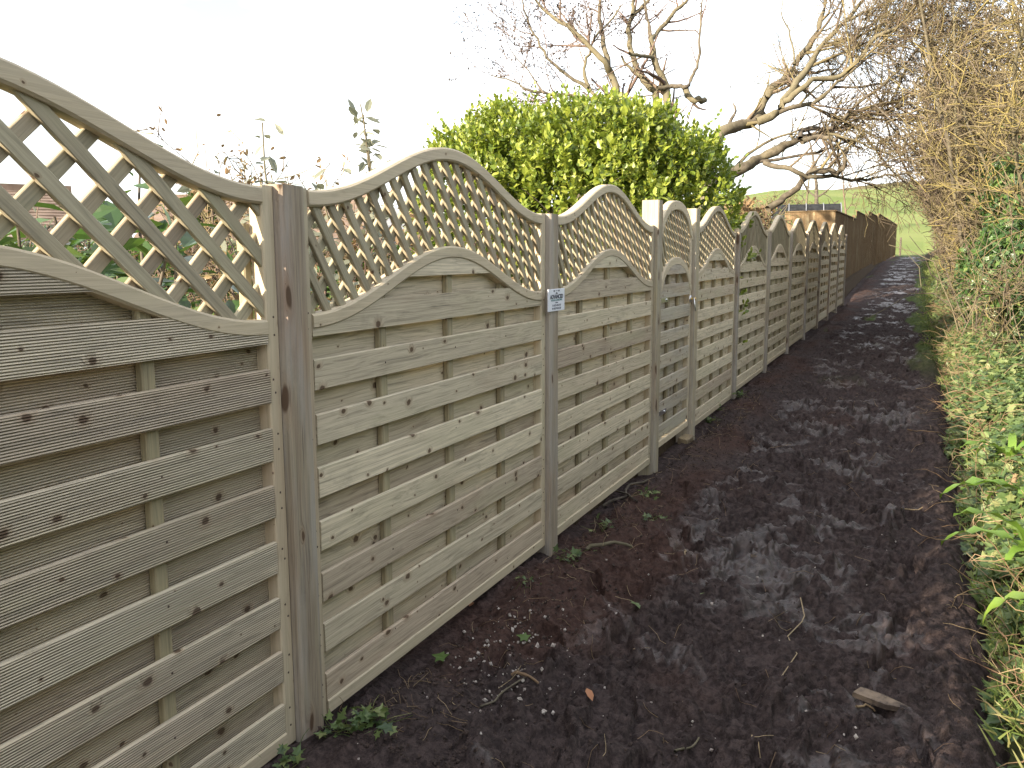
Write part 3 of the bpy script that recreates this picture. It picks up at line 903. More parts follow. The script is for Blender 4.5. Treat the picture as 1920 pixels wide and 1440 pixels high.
def scatter(tv, tf, pos, d, nrm, size, width=None):
    """copies of a leaf template: tip along d, face towards nrm"""
    pos = np.asarray(pos, float); N = len(pos)
    d = d / (np.linalg.norm(d, axis=1, keepdims=True) + 1e-9)
    b = np.cross(nrm, d); b /= np.linalg.norm(b, axis=1, keepdims=True) + 1e-9
    c = np.cross(d, b)
    size = np.broadcast_to(np.asarray(size, float), (N,)); width = size if width is None else np.broadcast_to(np.asarray(width, float), (N,))
    V = pos[:, None, :] + size[:, None, None] * tv[None, :, 0:1] * d[:, None, :] + width[:, None, None] * tv[None, :, 1:2] * b[:, None, :] + size[:, None, None] * tv[None, :, 2:3] * c[:, None, :]
    k = len(tv)
    F = [(f[None, :, :] + (np.arange(N) * k)[:, None, None]).reshape(-1, f.shape[1]) for f in tf]
    return V.reshape(-1, 3), F, np.repeat(rng.random(N), k)


def leaves(name, tv, tf, pos, d, nrm, size, mat, width=None):
    V, F, A = scatter(tv, tf, pos, d, nrm, size, width)
    return mesh(name, V, F, mat, False, {'rnd': A})


def rand_dirs(n, r=rng):
    v = r.normal(0, 1, (n, 3))
    return v / np.linalg.norm(v, axis=1, keepdims=True)


# ------------------------------------------------------------------ plant materials
M['bush'] = leafmat('evergreen_leaf', [(0.0, (0.05, 0.085, 0.014)), (0.35, (0.14, 0.195, 0.026)), (0.7, (0.235, 0.275, 0.04)), (1.0, (0.32, 0.33, 0.065))], 0.38, 0.30, (0.32, 0.42, 0.04))
M['laurel'] = leafmat('laurel_leaf', [(0.0, (0.018, 0.045, 0.010)), (0.6, (0.04, 0.085, 0.018)), (1.0, (0.11, 0.14, 0.03))], 0.30, 0.22, (0.16, 0.28, 0.04))
M['ivy'] = leafmat('ivy_leaf', [(0.0, (0.018, 0.045, 0.012)), (0.55, (0.045, 0.095, 0.024)), (0.85, (0.10, 0.16, 0.035)), (1.0, (0.16, 0.19, 0.05))], 0.40, 0.2)
M['bankleaf'] = leafmat('bank_leaf', [(0.0, (0.025, 0.055, 0.02)), (0.4, (0.075, 0.125, 0.04)), (0.75, (0.16, 0.21, 0.075)), (1.0, (0.32, 0.31, 0.15))], 0.45, 0.3, (0.3, 0.36, 0.10))
M['grassblade'] = leafmat('grass_blade', [(0.0, (0.05, 0.09, 0.02)), (0.5, (0.11, 0.15, 0.035)), (0.8, (0.22, 0.21, 0.08)), (1.0, (0.34, 0.28, 0.14))], 0.6, 0.3)
M['fern'] = leafmat('fern_frond', [(0.0, (0.085, 0.17, 0.022)), (0.6, (0.14, 0.24, 0.035)), (1.0, (0.22, 0.30, 0.05))], 0.35, 0.3, (0.35, 0.45, 0.05))
M['straw'] = leafmat('dead_stem', [(0.0, (0.13, 0.075, 0.045)), (0.5, (0.22, 0.15, 0.085)), (1.0, (0.36, 0.28, 0.17))], 0.8, 0.1, (0.3, 0.25, 0.12))
M['brownleaf'] = leafmat('withered_leaf', [(0.0, (0.07, 0.045, 0.025)), (0.5, (0.16, 0.10, 0.05)), (0.85, (0.24, 0.17, 0.08)), (1.0, (0.13, 0.15, 0.05))], 0.7, 0.25, (0.3, 0.2, 0.08))
M['greyleaf'] = leafmat('felted_leaf', [(0.0, (0.10, 0.11, 0.08)), (0.6, (0.19, 0.20, 0.15)), (1.0, (0.28, 0.28, 0.21))], 0.7, 0.25, (0.3, 0.32, 0.2))
M['conifer'] = leafmat('conifer_needle', [(0.0, (0.02, 0.04, 0.012)), (0.6, (0.05, 0.085, 0.022)), (1.0, (0.13, 0.15, 0.04))], 0.6, 0.15)
M['bark'] = barkmat('grey_bark', (0.055, 0.046, 0.037), (0.118, 0.100, 0.078), (0.165, 0.148, 0.085), 0.5, 12)
M['twig'] = barkmat('hedge_twig', (0.085, 0.066, 0.05), (0.155, 0.122, 0.088), (0.21, 0.18, 0.08), 0.6, 5)
M['yellowtwig'] = barkmat('lichened_twig', (0.105, 0.085, 0.056), (0.165, 0.135, 0.084), (0.25, 0.205, 0.06), 0.65, 6)
M['redtwig'] = barkmat('reddish_twig', (0.085, 0.060, 0.052), (0.14, 0.10, 0.085), (0.17, 0.13, 0.085), 0.4, 5)
M['catkin'] = plain('alder_cone', (0.030, 0.024, 0.022), (0.05, 0.04, 0.034), 20, 0.8)

# ------------------------------------------------------------------ big evergreen bush behind the fence
def evergreen_bush():
    r = np.random.default_rng(21)
    c = np.array([-1.78, 8.75, 1.20]); rx, ry, rz_ = 1.62, 1.35, 1.66
    root = thing('evergreen_bush', 'big rounded bright green evergreen bush behind the fence', 'bush', (c[0], c[1], float(terrain_z(c[0], c[1]))))
    off = np.array(root.location)
    def shape(u):
        lump = 1 + 0.09 * vnoise(u[:, 0] * 2.6 + 5, u[:, 1] * 2.6 + u[:, 2] * 1.9, 3) + 0.07 * vnoise(u[:, 0] * 6 + 1, u[:, 2] * 6 + u[:, 1] * 4, 8)
        s = np.sign(u) * np.abs(u) ** 0.78
        s /= (np.abs(s) ** 2.6).sum(1, keepdims=True) ** (1 / 2.6)
        p = s * np.array([rx, ry, rz_]) * lump[:, None]
        # extends to the right along the fence, lower there
        p[:, 0] += 0.10 * p[:, 1]
        return p
    tb = Tubes()
    for k in range(12):
        d = unit([r.normal(0, 0.5), r.normal(0, 0.5), 1.0])
        P = grow((r.normal(0, 0.2), r.normal(0, 0.2), 0.0), d, 2.3, 7, 0.12, 0.05, r)
        R = np.linspace(0.035, 0.008, 7)
        tb.add(P, R, 5)
        sprout(tb, P, R, 1, 6, 0.8, r=r)
    obj('stem', tb.build('stem', M['bark']), root)
    pos, dd, nn, sz = [], [], [], []
    NS = 9000
    u = rand_dirs(NS, r)
    u[:, 2] = np.where(u[:, 2] < -0.55, -u[:, 2], u[:, 2])
    depth = 1 - 0.42 * r.random(NS) ** 2.3
    P = shape(u) * depth[:, None]
    keep = (P[:, 2] + c[2] > 0.15)
    u, P = u[keep], P[keep]
    out = u / np.array([rx, ry, rz_]); out /= np.linalg.norm(out, axis=1, keepdims=True)
    sd = out * 0.55 + np.array([0, 0, 0.85]) + r.normal(0, 0.28, out.shape)
    sd /= np.linalg.norm(sd, axis=1, keepdims=True)
    L = r.uniform(0.09, 0.24, len(P)) * np.where((r.random(len(P)) < 0.05) & (u[:, 2] > 0.2), 1.6, 1.0)
    for k in range(9):
        t = (k + 0.5) / 9
        az = k * 2.4 + r.uniform(0, 6.28, len(P))
        a = np.cross(sd, np.array([1.0, 0.2, 0.1])); a /= np.linalg.norm(a, axis=1, keepdims=True)
        b = np.cross(sd, a)
        side = a * np.cos(az)[:, None] + b * np.sin(az)[:, None]
        d = side * (1.0 - 0.55 * t) + sd * (0.35 + 0.8 * t) + r.normal(0, 0.15, sd.shape)
        n = sd * 0.9 - side * 0.5 + r.normal(0, 0.3, sd.shape)
        pos.append(P + sd * (L * t)[:, None]); dd.append(d); nn.append(n)
        sz.append(r.uniform(0.045, 0.078, len(P)) * (1.05 - 0.3 * t))
    pos, dd, nn, sz = map(np.concatenate, (pos, dd, nn, sz))
    pos = pos + (c - np.array([c[0], c[1], off[2]]))
    crown = obj('crown', leaves('crown', LEAF_V, LEAF_F, pos, dd, nn, sz, M['bush'], sz * 1.4), root)
    crown['kind'] = 'stuff'
    # the largest leaves facing the path are pieces of their own
    w = pos + off
    view = unit(CAM - c)
    score = (pos - pos.mean(0)) @ view + 0.6 * (w[:, 2] - 1.9)
    idx = np.argsort(-score)[:2600:10][:240]
    me = mesh('leaf', LEAF_V * np.array([0.1, 0.125, 0.1]), LEAF_F, M['bush'], False, {'rnd': np.full(len(LEAF_V), 0.75)})
    for i in idx:
        d = unit(dd[i] + r.normal(0, 0.3, 3)); n = unit(nn[i]); b = unit(np.cross(n, d)); cc = np.cross(d, b)
        o = obj('leaf', me, root)
        o.matrix_local = Matrix(((d[0], b[0], cc[0], pos[i][0]), (d[1], b[1], cc[1], pos[i][1]), (d[2], b[2], cc[2], pos[i][2]), (0, 0, 0, 1)))


evergreen_bush()


# ------------------------------------------------------------------ bare trees
def limb(tb, pts, depth, r0, r1, r=rng, wob=0.25, sides=7):
    """a limb that runs through the given picture points at its own distance, wandering in depth"""
    n = len(pts)
    dd = np.full(n, 0.0) + (np.asarray(depth, float) if np.ndim(depth) else depth)
    dd = dd + np.concatenate([[0], np.cumsum(r.normal(0, wob * 0.5, n - 1))])
    P = np.array([at(px, py, d) for (px, py), d in zip(pts, dd)])
    # resample smoothly
    t = np.linspace(0, n - 1, (n - 1) * 3 + 1)
    Q = np.stack([np.interp(t, np.arange(n), P[:, k]) for k in range(3)], -1)
    Q[1:-1] = (Q[:-2] + 2 * Q[1:-1] + Q[2:]) / 4
    Q[1:-1] += r.normal(0, 0.012, Q[1:-1].shape)
    R = np.linspace(r0, r1, len(Q)) * (1 + 0.08 * r.normal(0, 1, len(Q)))
    tb.add(Q, R, sides)
    return Q, R


def bare_trees():
    r = np.random.default_rng(33)
    # left tree: a cluster of leaning trunks with small dark cones
    D = 15.5
    base = at(1215, 420, D); base[2] = float(terrain_z(base[0], base[1]))
    root = thing('bare_tree', 'bare many-trunked tree dotted with small dark cones above the bush', 'tree', base)
    main, tw = Tubes(), Tubes()
    L = [([(1200, 430), (1180, 280), (1157, 175), (1145, 137), (1136, 117), (1101, 85), (1075, 55), (1040, 35), (1017, 17), (985, -25)], 0.10, 0.022),
         ([(1140, 125), (1133, 87), (1128, 52), (1123, 23), (1125, -2), (1132, -80)], 0.065, 0.03),
         ([(1235, 430), (1240, 280), (1232, 175), (1215, 157), (1195, 131), (1183, 96), (1177, 58), (1187, 26), (1216, 3), (1245, -40)], 0.105, 0.03),
         ([(1186, 28), (1189, 0), (1186, -50)], 0.045, 0.03),
         ([(1262, 430), (1262, 280), (1250, 172), (1241, 140), (1224, 108), (1221, 76), (1232, 64), (1256, 32), (1285, 3), (1320, -30)], 0.095, 0.03),
         ([(1221, 76), (1218, 52), (1211, 23), (1205, -10)], 0.05, 0.025),
         ([(1224, 108), (1200, 104), (1180, 100)], 0.04, 0.03),
         ([(1232, 165), (1259, 162), (1285, 163), (1292, 160), (1300, 137), (1311, 120), (1314, 58), (1314, 17), (1318, -30)], 0.055, 0.014),
         ([(1285, 163), (1288, 178), (1302, 190), (1322, 187)], 0.07, 0.065),
         ([(1130, 190), (1101, 163), (1092, 131), (1104, 102), (1122, 58), (1142, 44), (1165, 10)], 0.045, 0.016),
         ([(1180, 230), (1130, 187), (1060, 178), (1017, 175), (987, 169), (967, 155), (917, 140)], 0.055, 0.010),
         ([(1101, 165), (1063, 140), (1031, 117), (1014, 85), (993, 50), (979, 3), (975, -30)], 0.042, 0.010),
         ([(1205, 145), (1170, 118), (1165, 105)], 0.035, 0.02),
         ([(1020, 176), (990, 130), (955, 95), (940, 40)], 0.02, 0.006)]
    cones = []
    for i, (pts, a, b) in enumerate(L):
        P, R = limb(main, pts, D + r.normal(0, 0.25), a * 0.85, b * 0.8, r)
        sprout(tw, P, R, 3 if i in (0, 1, 9, 10, 11, 13) else 2, 3.4 if i in (0, 1, 9, 10, 11, 13) else 1.8, 1.3 if i in (0, 1, 9, 10, 11, 13) else 1.0, spread=0.68, lift=0.06, wig=0.13, minr=0.0058, r=r, start=0.35)
    me = main.build('trunk', M['bark'])
    o = obj('trunk', me, root); o.location = -base
    o2 = obj('twigs', tw.build('twigs', M['redtwig']), root); o2.location = -base; o2['kind'] = 'stuff'
    allP = [p for lst in tw.items.values() for (p, _, _) in lst]
    pp = np.concatenate([q[-2:] for q in allP])
    cx = (pp - CAM) @ RGT / ((pp - CAM) @ FWD) * FPX + 960
    pp = pp[(cx < 1190) | (r.random(len(pp)) < 0.25)]
    pp = pp[r.random(len(pp)) < 0.5]
    d = rand_dirs(len(pp), r); d[:, 2] -= 0.8
    V = np.array([(0, 0, 0), (0.4, 0.5, 0), (0.4, -0.25, 0.43), (0.4, -0.25, -0.43), (1, 0, 0)], float)
    F = [np.array([(0, 1, 2), (0, 2, 3), (0, 3, 1), (4, 2, 1), (4, 3, 2), (4, 1, 3)])]
    V2, F2, A2 = scatter(V, F, pp, d, rand_dirs(len(pp), r), r.uniform(0.028, 0.055, len(pp)), r.uniform(0.016, 0.028, len(pp)))
    o3 = obj('cones', mesh('cones', V2, F2, M['catkin'], False), root); o3.location = -base; o3['kind'] = 'stuff'

    # right tree: gnarled limbs reaching out over the path
    D = 13.2
    base = at(1325, 440, D); base[2] = float(terrain_z(base[0], base[1]))
    root = thing('gnarled_tree', 'gnarled leafless tree stretching crooked limbs out over the path', 'tree', base)
    main, tw = Tubes(), Tubes()
    L = [([(1322, 480), (1322, 380), (1328, 310), (1343, 262), (1355, 245), (1396, 233), (1423, 222), (1428, 197), (1440, 170), (1477, 147), (1490, 120), (1517, 87), (1537, 50), (1547, 7), (1556, -50)], 0.13, 0.035, 0),
         ([(1420, 228), (1457, 213), (1477, 180), (1503, 140), (1520, 117), (1543, 80), (1587, 40), (1613, 7), (1640, -30)], 0.075, 0.022, -.2),
         ([(1470, 190), (1500, 173), (1520, 147), (1580, 143), (1607, 110), (1640, 73), (1700, 43), (1750, 20), (1800, -20)], 0.055, 0.015, -.3),
         ([(1430, 225), (1480, 200), (1527, 193), (1560, 163), (1590, 140), (1620, 112), (1655, 90)], 0.045, 0.015, .3),
         ([(1326, 350), (1367, 324), (1400, 313), (1420, 300), (1453, 283), (1500, 260), (1550, 250), (1580, 220), (1633, 200), (1700, 187), (1760, 150)], 0.115, 0.016, .1),
         ([(1500, 260), (1506, 241), (1543, 243), (1563, 240)], 0.045, 0.035, .1),
         ([(1503, 266), (1530, 256), (1555, 258), (1569, 264)], 0.05, 0.04, -.1),
         ([(1433, 305), (1473, 313), (1503, 330), (1530, 333)], 0.05, 0.03, .2),
         ([(1440, 392), (1473, 370), (1497, 350), (1517, 323), (1545, 320), (1573, 323), (1583, 317), (1582, 293), (1590, 280)], 0.06, 0.035, .2),
         ([(1513, 330), (1560, 333), (1613, 340), (1653, 330), (1677, 330), (1720, 318)], 0.035, 0.012, .2),
         ([(1345, 262), (1365, 240), (1378, 215), (1375, 195)], 0.05, 0.015, .4),
         ([(1400, 313), (1440, 300), (1490, 292), (1540, 285), (1600, 262), (1650, 240)], 0.035, 0.01, .5),
         ([(1366, 324), (1400, 290), (1450, 260), (1500, 243), (1570, 225)], 0.035, 0.01, .6),
         ([(1490, 120), (1488, 90), (1476, 55), (1466, 20), (1468, -20)], 0.018, 0.008, 0.0),
         ([(1582, 222), (1630, 180), (1690, 130), (1730, 80), (1780, 30)], 0.03, 0.01, 0.1),
         ([(1587, 40), (1630, 20), (1680, -10)], 0.025, 0.01, -.2), ([(1633, 200), (1670, 215), (1715, 225), (1760, 220)], 0.022, 0.008, .1), ([(1560, 163), (1620, 165), (1680, 150), (1740, 120)], 0.024, 0.008, .2),
         ([(1543, 80), (1600, 75), (1660, 40), (1710, 0)], 0.024, 0.008, .1), ([(1550, 250), (1600, 262), (1650, 285), (1700, 300)], 0.022, 0.007, .2)]
    for i, (pts, a, b, dz) in enumerate(L):
        P, R = limb(main, pts, D + dz, a * 0.92, b * 0.8, r, 0.22)
        heavy = i in (1, 2, 3, 4, 9, 14, 15, 16, 17, 18, 19)
        sprout(tw, P, R, 3 if heavy else 2, 4.4 if heavy else 2.2, 1.7 if heavy else 1.0, spread=0.62, lift=0.03, wig=0.12, minr=0.0050, r=r, start=0.42 if i in (0, 4) else 0.25)
    me = main.build('trunk', M['bark'])
    o = obj('trunk', me, root); o.location = -base
    o2 = obj('twigs', tw.build('twigs', M['twig']), root); o2.location = -base; o2['kind'] = 'stuff'


bare_trees()


# ------------------------------------------------------------------ hedge on the bank to the right
def hedge():
    r = np.random.default_rng(44)
    specs = [  # y, x, height, stems, colour, label
        (11.5, 2.95, 4.6, 6, 'yellowtwig', 'tall yellow lichened bare shrub at the right edge'),
        (13.5, 2.75, 5.2, 6, 'twig', 'bare olive brown shrub rising beside the ivy clump'),
        (16.0, 2.70, 6.0, 7, 'yellowtwig', 'arching lichened shrub leaning over the path edge'),
        (19.0, 2.75, 6.4, 7, 'twig', 'dense bare hawthorn midway along the right hedge'),
        (22.5, 2.95, 6.8, 7, 'redtwig', 'reddish bare shrub behind the hawthorn in the hedge'),
        (26.5, 3.2, 6.8, 7, 'twig', 'bushy bare shrub opposite the start of the brown fence'),
        (31.5, 3.4, 6.8, 6, 'redtwig', 'purple brown bare shrub opposite the brown fence'),
        (38.0, 3.7, 7.0, 6, 'twig', 'bare hedge shrub near the far end of the path'),
        (47.0, 4.0, 7.0, 6, 'twig', 'farthest bare hedge shrub where the path meets the field'),
    ]
    for (y, x, H, ns, col, label) in specs:
        z0 = float(terrain_z(x, y))
        root = thing('hedge_shrub', label, 'shrub', (x, y, z0), group='bare shrubs of the right hand hedge')
        main, tw = Tubes(), Tubes()
        mr = 0.0028 + 0.00028 * y
        for s in range(ns):
            p0 = np.array([r.normal(0, 0.35), r.normal(0, 0.8), 0.0])
            lean = np.array([r.normal(-0.14, 0.18), r.normal(0, 0.22), 1.0])
            n = 9
            P = grow(p0, lean, H * r.uniform(0.7, 1.1), n, 0.13, 0.03, r)
            R = np.linspace(r.uniform(0.025, 0.045), 0.009, n)
            main.add(P, R, 6)
            sprout(tw, P, R, 3, 3.8, 1.4, 0.8, 0.04, 0.15, mr, bias=(-0.12, -0.05, 0.0), r=r, start=0.08)
        # low arching shoots that fall out over the path
        for s in range(10):
            p0 = np.array([r.normal(-0.1, 0.2), r.normal(0, 0.9), r.uniform(0.2, 1.2)])
            P = grow(p0, (r.uniform(-0.9, -0.1), r.normal(-0.3, 0.5), r.uniform(0.1, 0.9)), r.uniform(0.8, 1.8), 7, 0.16, -0.07, r)
            R = np.linspace(0.012, mr, 7)
            tw.add(P, R, 4)
            sprout(tw, P, R, 2, 5.0, 0.42, 0.8, 0.0, 0.2, mr * 0.9, r=r)
        for key in list(tw.items):
            kept = []
            for it in tw.items[key]:
                q, z = it[0], it[0][:, 2]
                lim = 1.92 - (0.30 + 0.22 * r.random()) * np.clip(z - 0.8, 0, 1.5) + 0.22 * np.clip(z - 3.2, 0, 2.0) - 0.35 * np.clip(z - 5.2, 0, None)
                if np.any(q[:, 0] + x < lim + r.normal(0, 0.12)): continue
                if r.random() < 0.55 * sstep(2.6, 4.8, z.max()): continue
                kept.append(it)
            tw.items[key] = kept
            if not tw.items[key]: del tw.items[key]
        obj('stem', main.build('stem', M['bark']), root)
        o = obj('twigs', tw.build('twigs', M[col]), root); o['kind'] = 'stuff'
    # ivy covered trunk standing in the hedge
    base = np.array([3.05, 14.2, float(terrain_z(3.05, 14.2))])
    root = thing('ivy_tree', 'thick leaning hedge tree trunk clad with ivy at top right', 'tree', base)
    main, tw = Tubes(), Tubes()
    for (dx, dy, lx, r0) in ((0, 0, -0.02, 0.15), (0.25, 0.4, 0.05, 0.10), (-0.12, -0.3, -0.10, 0.085), (-0.30, 0.9, -0.16, 0.07)):
        P = grow((dx, dy, 0), (lx, 0.02, 1), 7.5, 14, 0.07, 0.03, r)
        R = np.linspace(r0, r0 * 0.45, 14)
        main.add(P, R, 9)
        sprout(tw, P, R, 3, 1.7, 1.6, 0.9, 0.05, 0.2, 0.006, r=r, start=0.38)
    obj('trunk', main.build('trunk', M['bark']), root)
    o = obj('twigs', tw.build('twigs', M['yellowtwig']), root); o['kind'] = 'stuff'

    # ivy masses
    def ivy(label, blobs, n, mat, size):
        c0 = np.mean([b[0] for b in blobs], axis=0)
        c0 = np.array([c0[0], c0[1], float(terrain_z(c0[0], c0[1]))])
        root = thing('ivy_clump', label, 'ivy', c0)
        pos, dd, nn = [], [], []
        for (c, rr) in blobs:
            m = int(n / len(blobs))
            u = rand_dirs(m, r)
            lump = 1 + 0.22 * vnoise(u[:, 0] * 3 + c[1], u[:, 2] * 3 + u[:, 1] * 2, 4) + 0.12 * vnoise(u[:, 0] * 8, u[:, 2] * 8 + u[:, 1] * 6, 9)
            p = np.asarray(c) + u * np.asarray(rr) * (lump * (1 - 0.35 * r.random(m) ** 2))[:, None]
            out = u / np.asarray(rr); out /= np.linalg.norm(out, axis=1, keepdims=True)
            pos.append(p); nn.append(out + r.normal(0, 0.35, out.shape)); dd.append(np.array([0, 0, -0.8]) + out * 0.35 + r.normal(0, 0.45, out.shape))
        pos = np.concatenate(pos)
        ok = pos[:, 2] > terrain_z(pos[:, 0], pos[:, 1]) - 0.05
        pos, dd, nn = pos[ok] - c0, np.concatenate(dd)[ok], np.concatenate(nn)[ok]
        sz = r.uniform(0.7, 1.25, len(pos)) * size
        o = obj('foliage', leaves('foliage', IVY_V, IVY_F, pos, dd, nn, sz, M[mat]), root); o['kind'] = 'stuff'
        tb = Tubes()
        for k in range(14):
            tb.add(grow((r.normal(0, 0.25), r.normal(0, 0.5), 0), (0, 0, 1), 1.6, 6, 0.3, 0.1, r), np.linspace(0.012, 0.004, 6), 4)
        obj('stem', tb.build('stem', M['bark']), root)
    ivy('dark glossy ivy clump draped over the hedge at right', [((2.42, 10.9, 1.25), (0.32, 0.6, 0.55)), ((2.62, 12.2, 1.9), (0.42, 0.7, 0.75)), ((2.35, 13.0, 1.15), (0.34, 0.7, 0.6)), ((2.5, 14.2, 2.3), (0.35, 0.5, 0.5))], 13000, 'ivy', 0.062)
    ivy('yellow green ivy clump low in the hedge beside the path', [((2.42, 15.4, 1.0), (0.32, 0.7, 0.75)), ((2.5, 14.2, 1.55), (0.25, 0.4, 0.5))], 4200, 'bankleaf', 0.06)
    ivy('ivy high on the hedge tree among bare twigs', [((2.72, 14.6, 3.1), (0.28, 0.4, 0.5)), ((2.6, 16.4, 2.5), (0.3, 0.5, 0.45))], 2200, 'ivy', 0.06)
    ivy('low leafy tangle on the bank where the path narrows', [((2.35, 20.5, 0.75), (0.35, 1.0, 0.42)), ((2.3, 24.0, 0.85), (0.35, 1.2, 0.4))], 3600, 'bankleaf', 0.07)


hedge()


# ------------------------------------------------------------------ verge and bank growth
def bank_growth():
    r = np.random.default_rng(55)
    # leafy ground cover
    n = 46000
    y = 1.4 + 26 * r.random(n) ** 1.9
    edge = 1.84 + 0.16 * fbm(y * 1.3, y * 0 + 2, 3, 12) + 0.10 * fbm(y * 5, y * 0 + 5, 2, 15)
    x = edge + r.gamma(1.7, 0.26, n)
    dens = fbm(x * 2.2, y * 2.2, 3, 14)
    keep = (dens > -0.22) | (r.random(n) < 0.22)
    x, y = x[keep], y[keep]
    edge = edge[keep]; n = len(x)
    mound = (0.10 + 0.10 * fbm(x * 2, y * 2, 2, 16)) * sstep(0.0, 0.35, x - edge) + 0.03
    z = terrain_z(x, y) + 0.02 + mound * r.random(n) ** 0.6 * 1.3
    d = np.stack([r.normal(-0.5, 0.7, n), r.normal(-0.2, 0.8, n), r.normal(0.0, 0.35, n)], -1)
    nn = np.stack([r.normal(-0.35, 0.4, n), r.normal(-0.3, 0.4, n), np.ones(n)], -1)
    sz = r.uniform(0.022, 0.060, n) * (1 + 0.02 * y)
    half = r.random(n) < 0.6
    V1, F1, A1 = scatter(IVY_V, IVY_F, np.stack([x, y, z], -1)[half], d[half], nn[half], sz[half])
    V2, F2, A2 = scatter(LEAF_V, LEAF_F, np.stack([x, y, z], -1)[~half], d[~half], nn[~half], sz[~half] * 1.2, sz[~half] * 1.4)
    o = obj('ground_cover', mesh('ground_cover', np.concatenate([V1, V2]), F1 + [f + len(V1) for f in F2], M['bankleaf'], False, {'rnd': np.concatenate([A1, A2])}))
    tag(o, 'low ivy and nettle leaves covering the sunlit bank', 'ground cover', kind='stuff')
    # grass and straw
    n = 26000
    y = 1.4 + 44 * r.random(n) ** 1.7
    x = 1.84 + np.abs(r.normal(0, 0.4, n)) + 0.10 * fbm(y * 2, y * 0, 2, 18) - 0.25 * sstep(9, 16, y) * r.random(n)
    cl = fbm(x * 3, y * 1.6, 3, 24)
    keep = (cl > 0.12) | (r.random(n) < 0.12)
    x, y = x[keep], y[keep]; n = len(x)
    inpath = x < 1.9
    z = np.where(inpath, base_z(y) + 0.02, terrain_z(x, y)) + r.uniform(0, 0.06, n)
    d = np.stack([r.normal(-0.25, 0.5, n), r.normal(0, 0.5, n), r.uniform(0.2, 1.0, n)], -1)
    L = r.uniform(0.05, 0.17, n) * np.where(inpath, 0.55, 1)
    V, F, A = scatter(BLADE_V, BLADE_F, np.stack([x, y, z], -1), d, rand_dirs(n, r), L, r.uniform(0.004, 0.007, n) * (1 + 0.05 * y))
    tag(obj('verge_grass', mesh('verge_grass', V, F, M['grassblade'], False, {'rnd': A})), 'rough grass growing along the right verge', 'grass', kind='stuff')
    # dead stems lying and arching over the bank
    tb = Tubes()
    for k in range(1100):
        yy = 1.8 + 20 * r.random() ** 1.7
        xx = 1.86 + abs(r.normal(0, 0.33))
        p = np.array([xx, yy, float(terrain_z(xx, yy)) + r.uniform(0.02, 0.22)])
        tb.add(grow(p, (r.normal(-0.2, 0.8), r.normal(0, 0.8), r.normal(0.1, 0.4)), r.uniform(0.08, 0.30) * (1 + 0.03 * yy), 6, 0.34, -0.06, r), np.linspace(0.0020, 0.0009, 6) * (1 + 0.07 * yy), 3)
    tag(obj('dead_stems', tb.build('dead_stems', M['straw'])), 'tangle of dead straw coloured stems lying over the bank', 'dead stems', kind='stuff')
    # brambly brown twigs at the hedge foot
    tb = Tubes()
    for k in range(900):
        yy = 8.5 + 38 * r.random() ** 1.3
        xx = r.normal(2.45 + 0.02 * max(0, yy - 15), 0.25)
        p = np.array([xx, yy, float(terrain_z(xx, yy)) + r.uniform(0, 0.9)])
        P = grow(p, (r.normal(-0.25, 0.6), r.normal(-0.1, 0.7), r.normal(0.45, 0.5)), r.uniform(0.4, 1.3), 6, 0.2, -0.04, r)
        R = np.linspace(0.0045, 0.002, 6) * (0.8 + 0.035 * yy)
        if P[:, 0].min() < 1.8: continue
        tb.add(P, R, 3)
        sprout(tb, P, R, 1, 5, 0.3, r=r, minr=0.0015 + 0.00012 * yy)
    tag(obj('bramble_tangle', tb.build('bramble_tangle', M['twig'])), 'mass of brown bramble twigs at the foot of the hedge', 'brambles', kind='stuff')

    # hart's tongue ferns: every frond its own strap
    def frond(L, W, curl, seed):
        q = np.random.default_rng(seed); n = 12
        t = np.linspace(0, 1, n)
        ang = 0.95 - curl * t ** 1.3
        P = np.zeros((n, 3)); 
        for i in range(1, n):
            P[i] = P[i - 1] + np.array([math.cos(ang[i]), 0.10 * math.sin(3 * t[i] + seed), math.sin(ang[i])]) * L / (n - 1)
        w = W * np.clip(np.minimum(t / 0.10 + 0.12, 1), 0, 1) * (1 - t ** 4) ** 0.6
        wav = 0.012 * np.sin(t * 26 + seed)
        c = P - np.stack([-np.sin(ang), 0 * ang, np.cos(ang)], -1) * (w * 0.22)[:, None]
        lft = P + np.stack([0 * t, w, wav], -1); rgt = P + np.stack([0 * t, -w, -wav], -1)
        V = np.stack([lft, c, rgt], 1).reshape(-1, 3)
        F = []
        for i in range(n - 1):
            a = i * 3
            F += [(a, a + 1, a + 4, a + 3), (a + 1, a + 2, a + 5, a + 4)]
        return mesh('frond', V, np.array(F), M['fern'], True, {'rnd': np.full(n * 3, q.uniform(0.2, 0.9))})
    fronds = [frond(L, W, c, i) for i, (L, W, c) in enumerate([(0.36, 0.030, 1.5), (0.44, 0.034, 1.7), (0.32, 0.027, 2.0), (0.48, 0.035, 1.4), (0.40, 0.030, 2.2)])]
    ferns = [((2.12, 4.62), 8, 1.15, 'large bright strap leaved fern halfway up the right edge'), ((2.04, 3.85), 8, 1.05, 'strap leaved fern just below the largest fern'),
             ((2.05, 3.18), 6, 0.85, 'small strap leaved fern low at the right edge'), ((2.10, 5.7), 5, 0.8, 'strap leaved fern farthest along the bank')]
    for (x, y), k, sc, label in ferns:
        k += 3
        root = thing('hart_tongue_fern', label, 'fern', (x, y, float(terrain_z(x, y)) + 0.13), group='ferns on the bank')
        for i in range(k):
            a = math.pi + (i - k / 2) * 0.62 + r.normal(0, 0.2)
            o = obj('frond', fronds[(i * 2 + k) % 5], root, (0, 0, 0.0), (0, r.normal(0, 0.15), a))
            s = sc * r.uniform(0.6, 0.98); o.scale = (s, s, s)
